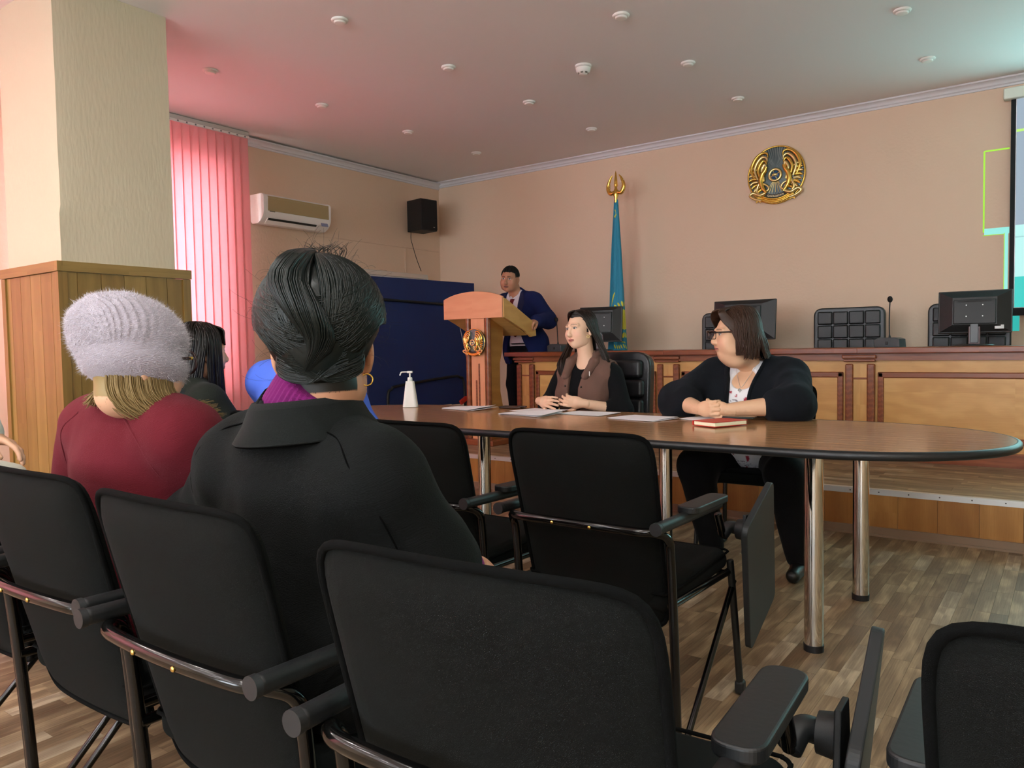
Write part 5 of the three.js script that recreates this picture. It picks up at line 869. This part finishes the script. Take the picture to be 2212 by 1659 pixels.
  const hf = (x, y, z) => { const a = Math.atan2(x - pole.x + (y - pole.y) * 0.6, z - pole.z - (y - pole.y) * 0.2), rd = Math.hypot(x - pole.x, y - pole.y, z - pole.z), rib = 0.0022 * Math.cos(a * 52) * sstep(0.015, 0.06, rd) * (1 - sstep(0.12, 0.2, rd)), star = 0.007 * Math.abs(Math.sin(a * 3)) * (1 - sstep(0.03, 0.075, rd)) - 0.006 * (1 - sstep(0.0, 0.03, rd)); return Math.max(smin(crown(x, y, z) - rib - star - 0.003 * N3(x * 22, y * 22, z * 22), Math.max(brimF(x, y, z), -(y + 0.048)), 0.012), -(y + 0.05)); };
  const hatG = net(hf, [-0.14, -0.07, -0.14], [0.13, 0.18, 0.17], 0.0034); const pale = wool('#a59ea8', fuzz, { sheen: 0.8, sheenColor: new THREE.Color('#e8e0e8'), bumpScale: 0.003 });
  part(hat, 'knit', hatG, pale);
  const hp = hatG.attributes.position, hn = hatG.attributes.normal, fp = []; seed = 3;
  for (let i = 0; i < 30000; i++) { const q = Math.floor(rnd() * hp.count), n = V(hn.getX(q), hn.getY(q), hn.getZ(q)); if (n.y < -0.75) continue; const b = V(hp.getX(q) + rr(-0.002, 0.002), hp.getY(q) + rr(-0.002, 0.002), hp.getZ(q) + rr(-0.002, 0.002)), d = n.clone().add(V(rr(-0.7, 0.7), rr(-0.7, 0.7), rr(-0.7, 0.7))).normalize(), L = rnd() < 0.12 ? rr(0.008, 0.018) : rr(0.003, 0.008), sd = V(rr(-1, 1), rr(-1, 1), rr(-1, 1)).cross(d).normalize().multiplyScalar(0.00028); const e = b.clone().addScaledVector(d, L); fp.push(b.x - sd.x, b.y - sd.y, b.z - sd.z, b.x + sd.x, b.y + sd.y, b.z + sd.z, e.x, e.y, e.z); }
  const fg = new THREE.BufferGeometry(); fg.setAttribute('position', new THREE.Float32BufferAttribute(fp, 3)); fg.computeVertexNormals(); part(hat, 'fur', fg, mat('#c6c0c8', 0.9, { side: THREE.DoubleSide })).userData.kind = 'stuff';
}
// ================= person with long straight black hair
{
  const t = thing('person', 'seated person with long straight black hair in a dark green hoodie', 'person', [-3.03, 0, -1.84]);
  const J = figure({ w: 0.98, hip: [0, 0.52, 0.02], lean: 0.06, arm: 1.05, bust: 1, arms: [{ el: [-0.25, 0.7, -0.08], wr: [-0.12, 0.62, -0.32] }, { el: [0.24, 0.7, -0.1], wr: [0.12, 0.62, -0.34] }] });
  const H = [0.01, 1.132, -0.05], skin = '#d2a286';
  const head = headFor(J, headAt(H, -0.2, -0.05, 0, 0.98), { skin, hair: '#0e0c0c' });
  const hands = J.arms.map((a, i) => handGeo({ side: i ? -1 : 1, skin }).applyMatrix4(handAt(a.wr, [i ? -0.4 : 0.4, -0.35, -0.9], [0, -1, 0.3])));
  bodyMesh(t, J, skin, head, hands, 0.015, seatBox);
  const hd = cut(grow(join([J.torso, ...J.arms.map(a => a.upper), ...J.arms.map(a => a.fore(0.95, 1.05))], 0.05), 0.014, 0.006, 9, 0.6), cap(J.T(0, 1.0, -0.01), J.T(0, 1.2, -0.04), 0.062, 0.08));
  part(t, 'hoodie', net(hd, [-0.42, 0.44, -0.44], [0.42, 1.1, 0.3], 0.01), wool('#1d211c'));
  part(t, 'hood', net(join([cap(J.T(-0.09, 0.99, 0.05), J.T(0, 0.95, 0.13), 0.03, 0.04), cap(J.T(0.09, 0.99, 0.05), J.T(0, 0.95, 0.13), 0.03, 0.04), cap(J.T(-0.09, 0.99, 0.05), J.T(-0.06, 0.97, -0.06), 0.028, 0.022), cap(J.T(0.09, 0.99, 0.05), J.T(0.06, 0.97, -0.06), 0.028, 0.022)], 0.03), [-0.2, 0.8, -0.2], [0.2, 1.1, 0.3], 0.008), wool('#181c1d'));
  part(t, 'trousers', net(grow(J.leg, 0.012), [-0.3, 0.05, -0.72], [0.3, 0.7, 0.2], 0.015), wool('#181b22'));
  for (const l of J.legs) part(t, 'shoe', net(l.shoe, [-0.25, 0, -0.75], [0.25, 0.16, -0.2], 0.012), mat('#161616', 0.5));
  seed = 21; const hg = part(t, 'hair', drapedHair(1000, [0.09, 0.102, 0.108], 0.025, 0, 0.95, th => Math.abs(th) < 1.25 ? 0.3 : 0.33, (th, u, e) => [e.x * 0.15 * u - Math.sin(th) * 0.03 * u, e.z * 0.05 * u + (Math.abs(th) > 1.6 ? 0.03 * u : -0.03 * u)], 0.0038, 0.0016), hairMat('#120e0d', 0.3), H, [-0.05, -0.2, 0]);
  part(hg, 'fringe', locks(150, i => { const x = rr(-0.06, 0.06); return spline([[x * 0.4, 0.12, -0.02], [x * 0.8, 0.1, -0.07], [x, 0.065, -0.088 + Math.abs(x) * 0.25], [x * 1.08, 0.032, -0.094 + Math.abs(x) * 0.3]], 10); }, 0.005, 0.002), hairMat('#120e0d', 0.3));
}
// ================= person in the blue shirt, mostly hidden
{
  const t = thing('person', 'seated person in a bright blue shirt half hidden by the black jacket', 'person', [-2.66, 0, -2.1]);
  const J = figure({ w: 1.3, d: 1.2, hip: [0.0, 0.6, 0], lean: 0.1, side: 0.0, arm: 1.3, shw: 0.235, arms: [{ el: [-0.27, 0.8, -0.17], wr: [-0.16, 0.68, -0.4] }, { el: [0.29, 0.75, -0.1], wr: [0.14, 0.7, -0.36] }] });
  const H = [0.12, 1.2, -0.07], skin = '#c89676', head = headFor(J, headAt(H, 0.3, -0.1, 0, 1), { skin, hair: '#141010', cell: 0.006 });
  const hands = J.arms.map((a, i) => handGeo({ side: i ? -1 : 1, skin }).applyMatrix4(handAt(a.wr, [i ? -0.4 : 0.4, -0.35, -0.9], [0, -1, 0.3])));
  bodyMesh(t, J, skin, head, hands, 0.016, seatBox);
  part(t, 'shirt', net(cut(grow(join([J.torso, ...J.arms.map(a => a.upper), ...J.arms.map(a => a.fore(0.9, 1.1))], 0.07), 0.022, 0.006, 8, 0.6), cap(J.T(0, 1.0, 0), J.T(0, 1.2, -0.02), 0.07, 0.09)), [-0.56, 0.46, -0.5], [0.52, 1.14, 0.36], 0.011), wool('#5070d8', fuzz, { sheen: 0.2 }));
  part(t, 'trousers', net(grow(J.leg, 0.012), [-0.34, 0.05, -0.72], [0.34, 0.72, 0.2], 0.016), wool('#1a1c22'));
  for (const l of J.legs) part(t, 'shoe', net(l.shoe, [-0.3, 0, -0.75], [0.25, 0.16, -0.2], 0.012), mat('#161616', 0.5));
  seed = 5; part(t, 'hair', drapedHair(260, [0.083, 0.096, 0.1], 0.02, 0, 1.2, th => 0.03, (th, u, e) => [0, 0], 0.006, 0.003), hairMat('#141010'), H, [-0.1, 0.3, 0]);
}
// ================= person in the pale grey shirt, only a sleeve in view
{
  const t = thing('person', 'seated person in a pale grey shirt resting an arm beside the burgundy sweater', 'person', [-3.26, 0, -0.95]);
  const J = figure({ w: 1.1, d: 1.1, hip: [-0.02, 0.55, 0.02], lean: 0.0, side: -0.1, arm: 1.15, shw: 0.19, arms: [{ el: [-0.3, 0.72, -0.1], wr: [-0.16, 0.64, -0.36] }, { el: [0.33, 0.94, -0.03], wr: [0.42, 0.88, -0.05] }] });
  const H = [-0.07, 1.18, 0.0], skin = '#cf9f80', head = headFor(J, headAt(H, 0.2, -0.1, 0, 1), { skin, hair: '#4a3a30', cell: 0.006 });
  const hands = J.arms.map((a, i) => handGeo({ side: i ? -1 : 1, skin }).applyMatrix4(handAt(a.wr, [i ? 0.6 : 0.4, -0.4, -0.7], [0, -1, 0.3])));
  bodyMesh(t, J, skin, head, hands, 0.016, seatBox);
  part(t, 'shirt', net(cut(grow(join([J.torso, ...J.arms.map(a => a.upper), ...J.arms.map(a => a.fore(0.95, 1.08))], 0.06), 0.016, 0.006, 8, 0.6), cap(J.T(0, 1.0, 0), J.T(0, 1.2, -0.02), 0.07, 0.09)), [-0.5, 0.46, -0.52], [0.5, 1.14, 0.36], 0.011), wool('#cfd3c6'));
  part(t, 'trousers', net(grow(J.leg, 0.012), [-0.34, 0.05, -0.72], [0.34, 0.72, 0.2], 0.016), wool('#2a2c32'));
  for (const l of J.legs) part(t, 'shoe', net(l.shoe, [-0.3, 0, -0.75], [0.25, 0.16, -0.2], 0.012), mat('#161616', 0.5));
  seed = 6; part(t, 'hair', drapedHair(260, [0.083, 0.096, 0.1], 0.02, 0, 1.2, th => 0.06, (th, u, e) => [0, 0], 0.006, 0.003), hairMat('#4a3a30'), H, [-0.1, 0.2, 0]);
}
// ================= woman in the brown vest
{
  const t = thing('person', 'woman in a brown fleece vest over black seated behind the table papers', 'person', [-2.43, 0, -4.14], Math.PI);
  const skin = '#e0b99c', J = figure({ w: 1.06, d: 1.05, hip: [0, 0.555, 0.02], lean: 0.1, drop: 0.0, arm: 1.0, bust: 1, arms: [{ el: [-0.27, 0.74, -0.06], wr: [-0.09, 0.795, -0.235] }, { el: [0.25, 0.755, -0.08], wr: [0.19, 0.8, -0.245] }] });
  const H = [0.02, 1.232, -0.05], M = headAt(H, -0.25, -0.03, -0.05, 1.0);
  const head = headFor(J, M, { skin, hair: '#1c1715', lip: '#b4645c', cheek: '#e0a690', cell: 0.0026, neck: 0.046, jaw: 1.0, brow: 0.0032, browLift: 0.003 });
  const hands = [handGeo({ side: 1, skin, cell: 0.003, curl: [0.25, 0.35, 0.45, 0.6], thumb: [0.9, 0.35], scale: 0.95 }).applyMatrix4(handAt(J.arms[0].wr, [0.65, 0.12, -0.35], [0.3, 0.15, 0.9])), handGeo({ side: -1, skin, cell: 0.003, curl: [0.2, 0.22, 0.25, 0.3], spread: 0.1, thumb: [0.85, 0.3], scale: 0.95 }).applyMatrix4(handAt(J.arms[1].wr, [-0.85, 0.02, -0.4], [-0.4, -0.35, 0.8]))];
  bodyMesh(t, J, skin, head, hands, 0.013, seatBox);
  const top = cut(grow(join([J.torso, ...J.arms.map(a => a.upper), J.arms[0].fore(0.3, 1.08), J.arms[1].fore(0.3, 1.08)], 0.04), 0.008, 0.004, 11, 0.6), cap(J.T(0, 1.045, -0.05), J.T(0, 1.2, -0.09), 0.056, 0.068));
  part(t, 'black_top', net(top, [-0.42, 0.4, -0.42], [0.42, 1.1, 0.3], 0.008), wool('#0d0f12'));
  const open = (x, y, z) => Math.max(Math.abs(x - 0.012) - 0.034 - sstep(0.85, 1.07, y) * 0.03 - sstep(0.8, 0.6, y) * 0.02, z + 0.02), armhole = s => cap([J.sh[s][0] * 1.18, J.sh[s][1] + 0.03, J.sh[s][2]], [J.sh[s][0] * 1.35, 0.78, J.sh[s][2] - 0.02], 0.06, 0.075);
  const vest = cut(cut(cut(grow(J.torso, 0.028, 0.006, 10, 0.5), open), join([armhole(0), armhole(1)], 0.01)), cap(J.T(0, 1.0, -0.04), J.T(0, 1.2, -0.05), 0.06, 0.07));
  const fleece = wool('#6a5148', fuzz, { sheen: 0.4, sheenColor: new THREE.Color('#b09a90') });
  part(t, 'vest', net(vest, [-0.35, 0.48, -0.42], [0.35, 1.1, 0.3], 0.0065), fleece);
  // stand collar folded open on both sides
  for (const s of [-1, 1]) part(t, 'vest_collar', net(join([cap([s * 0.02, 1.065, 0.075 - 0.05], [s * 0.07, 1.065, 0.0], 0.024, 0.028), cap([s * 0.07, 1.065, 0.0], [s * 0.085, 1.03, -0.075], 0.028, 0.03), cap([s * 0.085, 1.03, -0.075], [s * 0.07 + 0.012, 0.95, -0.135], 0.03, 0.026)], 0.02), [-0.16, 0.88, -0.2], [0.16, 1.14, 0.1], 0.006), fleece);
  for (const [x, y] of [[-0.045, 0.885], [0.066, 0.89]]) { const z = frontZ(vest, x, y); part(t, 'snap_button', (() => { const g = lathe([[0, 0.003], [0.004, 0.003], [0.006, 0.001], [0.007, 0]], 16); g.rotateX(-Math.PI / 2); return g; })(), mat('#2b2422', 0.3, { metalness: 0.6 }), [x, y, z - 0.001]); }
  part(t, 'zip_pull', rb(0.006, 0.03, 0.004, 0.002), alu, [-0.1, 0.965, -0.16]);
  part(t, 'trousers', net(grow(J.leg, 0.012), [-0.3, 0.05, -0.72], [0.3, 0.66, 0.2], 0.014), wool('#111318'));
  for (const l of J.legs) part(t, 'shoe', net(l.shoe, [-0.25, 0, -0.75], [0.25, 0.16, -0.2], 0.011), mat('#121212', 0.5));
  seed = 41; const hm = hairMat('#231914', 0.32), hq = new THREE.Euler(-0.03, -0.25, -0.05, 'YXZ');
  const hg = part(t, 'hair', drapedHair(1100, [0.082, 0.097, 0.102], 0.025, 0, 1.2, th => Math.abs(th) < 1.35 ? (th < 0 ? 0.27 : 0.28) : 0.33, (th, u, e) => [th < 0 ? (-0.05 - 0.05 * u) * u - e.x * 0.1 * u : e.x * 0.12 * u + 0.02 * u, 0.03 * u + (Math.abs(th) > 1.6 ? 0.0 : 0.045 * Math.sin(u * 2.2))], 0.0036, 0.0014), hm, H); hg.rotation.copy(hq);
  part(hg, 'front_hair', locks(150, i => { const s = i % 2 ? 1 : -1, k = rr(0, 1); return spline([[s * 0.003, 0.119, -0.035 + k * 0.05], [s * 0.035, 0.108, -0.062 + k * 0.05], [s * (0.066 + 0.006 * k), 0.075, -0.042 + k * 0.055], [s * 0.082, 0.02, -0.02 + k * 0.05], [s * 0.087, -0.03, 0.0 + k * 0.03]], 12); }, 0.0046, 0.002), hm);
  part(hg, 'side_lock', locks(90, i => { const a = rr(-0.02, 0.02), b = rr(-0.02, 0.02), L = rr(0.8, 1.05); return spline([[0.08, 0.02, 0.01 + b], [0.086 + a * 0.5, -0.08 * L, -0.01 + b], [0.1 + a, -0.16 * L, -0.05 + b], [0.105 + a * 1.4, -0.22 * L, -0.085 + b], [0.095 + a, -0.27 * L, -0.09 + b]], 14); }, 0.0045, 0.0015), hm);
  part(t, 'earring', new THREE.TorusGeometry(0.008, 0.0018, 8, 20), goldPale, [H[0] - 0.07, H[1] - 0.045, H[2] - 0.035], [0, 0.6, 0]);
}
// ================= woman in glasses and black cardigan
{
  const t = thing('person', 'woman in glasses and black cardigan with hands clasped on the table', 'person', [-1.36, 0, -4.12], Math.PI);
  const skin = '#d9ae8c', J = figure({ w: 1.36, d: 1.45, hip: [0.02, 0.53, 0.04], lean: 0.12, side: 0.06, drop: -0.02, arm: 1.4, bust: 1, belly: 1, lw: 1.35, shw: 0.2, knee: [[-0.24, 0.49, -0.36], [0.2, 0.5, -0.38]], ankle: [[-0.3, 0.09, -0.33], [0.13, 0.1, -0.36]], toe: [[-0.31, 0.035, -0.47], [0.12, 0.035, -0.5]], arms: [{ el: [-0.255, 0.825, -0.27], wr: [0.015, 0.805, -0.44] }, { el: [0.36, 0.825, -0.25], wr: [0.155, 0.805, -0.44] }] });
  const H = [0.085, 1.175, -0.14], M = headAt(H, -0.86, -0.04, 0.02, 1.08);
  const head = headFor(J, M, { skin, hair: '#2a1c16', lip: '#b8726a', cheek: '#dba78e', fat: 1, jaw: 1.14, cell: 0.0026, neck: 0.062, brow: 0.0032, browLift: 0.004 });
  const hands = [handGeo({ side: 1, skin, cell: 0.0028, curl: [[0.5, 0.75, 0.35], [0.55, 0.8, 0.35], [0.6, 0.8, 0.4], [0.65, 0.8, 0.4]], thumb: [0.35, 0.35], scale: 1.02 }).applyMatrix4(handAt(J.arms[0].wr, [0.95, 0.12, -0.3], [0.3, 0.1, 0.95])), handGeo({ side: -1, skin, cell: 0.0028, curl: [[0.65, 0.8, 0.35], [0.65, 0.85, 0.4], [0.7, 0.85, 0.4], [0.75, 0.85, 0.4]], thumb: [0.4, 0.35], scale: 1.02 }).applyMatrix4(handAt(J.arms[1].wr, [-0.85, 0.1, -0.45], [-0.4, 0.05, 0.9]))];
  bodyMesh(t, J, skin, head, hands, 0.013, [[-0.62, 0.0, -0.82], [0.62, 1.25, 0.45]]);
  const tee = cut(grow(J.torso, 0.01, 0.006, 10, 0.6), cap(J.T(0, 1.0, -0.12), J.T(0, 1.2, -0.16), 0.075, 0.11));
  const wht = lin('#e4e2e4'), red = lin('#a52438'), grey = lin('#7c7480');
  part(t, 't_shirt', net(tee, [-0.4, 0.4, -0.5], [0.42, 1.15, 0.45], 0.006, (x, y, z) => { const a = N3(x * 42, y * 30, 2), b = N3(x * 25 + 9, y * 55, 4); return y < 0.93 && a > 0.42 ? red : y < 0.93 && Math.abs(b) < 0.035 && N3(x * 9, y * 9, 1) > 0.05 ? grey : wht; }), mat('#ffffff', 0.9, { vertexColors: true, bumpMap: fuzz, bumpScale: 0.0006 }));
  const open = (x, y, z) => Math.max(Math.abs(x - 0.055) - 0.05 - sstep(0.85, 1.08, y) * 0.045 - sstep(0.75, 0.5, y) * 0.1, z + 0.02);
  const card = cut(cut(cut(grow(join([J.torso, ...J.arms.map(a => a.upper), J.arms[0].fore(0.2, 1.02), J.arms[1].fore(0.28, 1.02)], 0.06), 0.03, 0.009, 9, 0.5), open), cap(J.T(0, 1.0, -0.06), J.T(0, 1.2, -0.1), 0.085, 0.11)), half([0, 0.5, 0], [0, 1, 0]));
  const knitB = wool('#10141a', knit, { sheenColor: new THREE.Color('#5a6672') });
  part(t, 'cardigan', net(card, [-0.58, 0.44, -0.52], [0.62, 1.2, 0.45], 0.0075), knitB);
  for (const s of [-1, 1]) part(t, 'cardigan_edge', tube(spline([1.06, 1.0, 0.93, 0.86, 0.79, 0.72, 0.65].map(y => { const x = 0.055 + s * (0.062 + sstep(0.85, 1.08, y) * 0.045 + sstep(0.75, 0.5, y) * 0.1); return [x, y, frontZ(card, x, y) - 0.002]; }), 30), 0.009, 8), knitB);
  // necklace
  const nk = spline([[-0.03, 1.07], [0.0, 1.0], [0.03, 0.93], [0.05, 0.9], [0.07, 0.93], [0.1, 1.0], [0.13, 1.07]].map(([x, y]) => [x, y, Math.min(frontZ(tee, x, y), frontZ(J.torso, x, y)) - 0.004]), 40); part(t, 'necklace', tube(nk, 0.0012, 6), alu);
  part(t, 'pendant', new THREE.OctahedronGeometry(0.012), alu, [0.05, 0.885, frontZ(tee, 0.05, 0.885) - 0.006]);
  part(t, 'trousers', net(grow(J.leg, 0.018, 0.006, 9, 0.6), [-0.5, 0.05, -0.72], [0.5, 0.72, 0.3], 0.012), wool('#0b0c0f'));
  for (const l of J.legs) part(t, 'shoe', net(l.shoe, [-0.45, 0, -0.75], [0.35, 0.17, -0.2], 0.01), mat('#121212', 0.4));
  seed = 51; const hm = hairMat('#382419', 0.42), hq = new THREE.Euler(-0.04, -0.86, 0.02, 'YXZ');
  const hg = part(t, 'hair', drapedHair(1200, [0.1, 0.112, 0.12], 0.03, -0.02, 1.2, th => Math.abs(th) < 1.5 ? 0.125 : 0.15, (th, u, e) => [e.x * 0.1 * Math.sin(u * 2.6), e.z * 0.1 * Math.sin(u * 2.6) + (Math.abs(th) > 2.2 ? 0.03 * u * u : 0)], 0.0036, 0.0013), hm, H); hg.rotation.copy(hq); hg.scale.setScalar(1.05);
  part(hg, 'fringe', locks(190, i => { const s = i % 3 ? 1 : -1, k = rr(0, 1); return spline([[-0.02, 0.138, -0.04 + k * 0.04], [-0.02 + s * 0.045, 0.122, -0.1 + k * 0.03], [s * (0.072 + 0.012 * k), 0.075, -0.088 + k * 0.05], [s * 0.094, 0.02, -0.05 + k * 0.05], [s * 0.098, -0.06, -0.02 + k * 0.04]], 12); }, 0.005, 0.002), hm);
  part(hg, 'curled_tip', locks(40, i => spline([[rr(-0.03, 0.03), -0.1, 0.11], [rr(-0.03, 0.03), -0.13, 0.125], [rr(-0.02, 0.02), -0.13, 0.15]], 8), 0.004, 0.001), hm);
  const gl = new THREE.Group(); gl.name = 'glasses'; gl.position.set(...H); gl.rotation.copy(hq); gl.scale.setScalar(1.08); t.add(gl); const dark = mat('#17090d', 0.25);
  const lensS = roundedShape(0.05, 0.034, 0.012), rimPts = lensS.getPoints(8).slice(0, -1);
  for (const s of [-1, 1]) {
    const g = new THREE.Group(); g.name = 'lens_frame'; g.position.set(s * 0.033, 0.004, -0.118); g.rotation.y = s * -0.12; gl.add(g);
    part(g, 'rim', tube(spline(rimPts.map(p => [p.x, p.y, 0]), 48, true, 0.3), 0, 7, true, u => 0.0018), dark); part(g, 'brow_bar', tube(spline([[-0.026, 0.014, 0], [0, 0.019, -0.001], [0.028, 0.018, 0]].map(p => [p[0] * 1, p[1], p[2]]), 10), 0.0055, 7), dark);
    part(g, 'lens', new THREE.ShapeGeometry(lensS, 8), mat('#ffffff', 0.03, { transmission: 1, thickness: 0, side: THREE.DoubleSide }));
    part(gl, 'temple', tube([V(s * 0.061, 0.018, -0.113), V(s * 0.076, 0.018, -0.06), V(s * 0.08, 0.012, 0.01)], 0.0036, 6), dark);
  }
  part(gl, 'bridge', tube(spline([[-0.009, 0.008, -0.119], [0, 0.011, -0.121], [0.009, 0.008, -0.119]], 8), 0.0025, 6), dark);
}
// ================= man in the blue suit at the lectern
{
  const t = thing('person', 'man in a navy blue suit and dark red tie speaking at the lectern', 'person', [-4.36, ST, -6.2], Math.PI);
  const skin = '#b98468', J = figure({ w: 1.18, d: 1.12, hip: [0.0, 0.9, 0.03], lean: 0.14, side: 0.14, drop: -0.01, arm: 1.05, shw: 0.2, knee: [[-0.1, 0.5, 0.0], [0.12, 0.5, -0.02]], ankle: [[-0.11, 0.1, 0.03], [0.13, 0.1, 0.02]], arms: [{ el: [-0.3, 1.115, -0.02], wr: [-0.345, 1.1, -0.3] }, { el: [0.33, 1.1, -0.1], wr: [0.26, 1.08, -0.32] }] });
  const H = [0.092, 1.525, -0.1], M = headAt(H, 0.25, -0.12, 0.1, 1.04);
  const head = headFor(J, M, { skin, hair: '#120f0e', lip: '#8a5048', cheek: '#b87c62', cell: 0.0028, neck: 0.056, jaw: 1.1, open: 0.6, hairline: (x, y, z) => (z < -0.03 ? y > 0.07 - 0.6 * Math.max(0, Math.abs(x) - 0.04) : z < 0.01 ? y > 0.02 : y > -0.06) });
  const hands = [handGeo({ side: 1, skin, cell: 0.003, curl: [[0.7, 0.9, 0.4], [0.75, 0.95, 0.4], [0.8, 0.95, 0.4], [0.85, 0.9, 0.4]], thumb: [0.5, 0.6], scale: 1.05 }).applyMatrix4(handAt(J.arms[0].wr, [-0.05, -0.12, -1], [0.25, -1, 0.1])), handGeo({ side: -1, skin }).applyMatrix4(handAt(J.arms[1].wr, [0, -0.2, -1], [0, -1, 0]))];
  bodyMesh(t, J, skin, head, hands, 0.014, [[-0.55, 0.0, -0.5], [0.6, 1.55, 0.4]]);
  const shirt = cut(grow(J.torso, 0.012), cap(J.T(0, 1.03, -0.01), J.T(0, 1.2, -0.03), 0.06, 0.07));
  part(t, 'shirt', net(shirt, [-0.4, 0.78, -0.45], [0.5, 1.5, 0.3], 0.008), wool('#d4d4dc', fuzz, { bumpScale: 0.0004 }));
  const c0 = y => 0.14 * (y - 0.9), open = (x, y, z) => Math.max(Math.abs(x - c0(y)) - 0.05 - sstep(1.1, 1.36, y) * 0.035 - sstep(1.05, 0.8, y) * 0.07, z + 0.03);
  const hem = join([ell([0.0, 0.82, 0.03], [0.225, 0.22, 0.17])], 0.01);
  const jk = cut(cut(cut(grow(join([J.torso, hem, ...J.arms.map(a => a.upper), ...J.arms.map(a => a.fore(0.96, 1.12))], 0.05), 0.024, 0.006, 8, 0.5), open), cap(J.T(0, 1.02, -0.04), J.T(0.01, 1.2, -0.06), 0.064, 0.08)), half([0, 0.7, 0], [0, 1, 0]));
  const navy = wool('#17204e', fuzz, { bumpScale: 0.0006, sheen: 0.3, sheenColor: new THREE.Color('#4050a0') });
  part(t, 'jacket', net(jk, [-0.5, 0.6, -0.45], [0.55, 1.5, 0.36], 0.0075), navy);
  for (const s of [-1, 1]) { const L = (y, k) => { const x = c0(y) + s * (0.052 + sstep(1.1, 1.36, y) * 0.035 + k); return V(x, y, frontZ(jk, x, y) - 0.004); }; const ys = [1.39, 1.34, 1.28, 1.2, 1.12, 1.05], pos = [], idx = []; ys.forEach((y, i) => { const w = [0.03, 0.05, 0.062, 0.045, 0.025, 0.006][i], a = L(y, 0.002), b = L(y, w); b.z -= 0.003; pos.push(a.x, a.y, a.z, b.x, b.y, b.z, a.x, a.y, a.z + 0.006, b.x, b.y, b.z + 0.004); }); for (let i = 0; i < 5; i++) { const a = i * 4; idx.push(a, a + 1, a + 4, a + 1, a + 5, a + 4, a + 2, a + 6, a + 3, a + 3, a + 6, a + 7, a + 1, a + 3, a + 5, a + 3, a + 7, a + 5); } const g = new THREE.BufferGeometry(); g.setAttribute('position', new THREE.Float32BufferAttribute(pos, 3)); g.setIndex(idx); g.computeVertexNormals(); const m = part(t, 'lapel', g, mat('#151d46', 0.9, { side: THREE.DoubleSide })); }
  const tieY = [1.385, 1.36, 1.33, 1.22, 1.1, 1.0, 0.96], tp = tieY.map(y => V(c0(y), y, frontZ(shirt, c0(y), y) - 0.006));
  { const pos = [], idx = []; tp.forEach((p, i) => { const w = [0.024, 0.032, 0.026, 0.04, 0.048, 0.048, 0.003][i]; for (const [dx, dz] of [[-w, 0.004], [0, -0.007], [w, 0.004]]) pos.push(p.x + dx, p.y, p.z + dz); }); for (let i = 0; i < tp.length - 1; i++) for (let k = 0; k < 2; k++) { const a = i * 3 + k; idx.push(a, a + 3, a + 1, a + 1, a + 3, a + 4); } const g = new THREE.BufferGeometry(); g.setAttribute('position', new THREE.Float32BufferAttribute(pos, 3)); g.setIndex(idx); g.computeVertexNormals(); part(t, 'tie', g, mat('#5e1822', 0.5, { side: THREE.DoubleSide })); }
  for (const s of [-1, 1]) part(t, 'shirt_collar', net(join([cap(J.T(0.0, 1.03, 0.05), J.T(s * 0.055, 1.035, 0.0), 0.012), cap(J.T(s * 0.055, 1.035, 0.0), J.T(s * 0.015, 0.995, -0.07), 0.014, 0.011), cap(J.T(s * 0.055, 1.0, -0.01), J.T(s * 0.04, 0.955, -0.085), 0.014, 0.006)], 0.014), [-0.2, 1.2, -0.4], [0.3, 1.5, 0.2], 0.005), wool('#dcdce4', fuzz, { bumpScale: 0.0003 }));
  part(t, 'belt', new THREE.TorusGeometry(0.16, 0.014, 8, 40).scale(1.18, 0.9, 1.1).rotateX(Math.PI / 2), mat('#16120f', 0.4), [0, 0.9, 0.02]);
  part(t, 'trousers', net(grow(join([J.leg, ell([0, 0.86, 0.02], [0.18, 0.1, 0.13])], 0.04), 0.018), [-0.4, 0.04, -0.3], [0.4, 1.0, 0.3], 0.012), wool('#0c0d14'));
  for (const l of J.legs) part(t, 'shoe', net(l.shoe, [-0.3, 0, -0.35], [0.32, 0.17, 0.2], 0.01), mat('#0e0d0d', 0.3));
  seed = 61; const hg = part(t, 'hair', locks(520, i => { const a = rr(-Math.PI, Math.PI), th = rr(0.05, 1.35), fr = Math.abs(a) > 2.1, k = 1.0; if (fr && th > 0.85) return null; const P = (q, m) => [Math.sin(q) * Math.sin(a) * 0.077 * m, 0.03 + Math.cos(q) * 0.09 * m, 0.012 + Math.sin(q) * Math.cos(a) * 0.096 * m]; return spline([P(th, 1.0), P(th + 0.1, 1.04), P(th + 0.24, 1.045), P(th + 0.36, 1.0)], 6); }, 0.005, 0.0025), hairMat('#110e0d', 0.6), H); hg.rotation.set(-0.12, 0.25, 0.1, 'YXZ'); hg.scale.setScalar(1.05);
}
renderer.render(scene, camera);
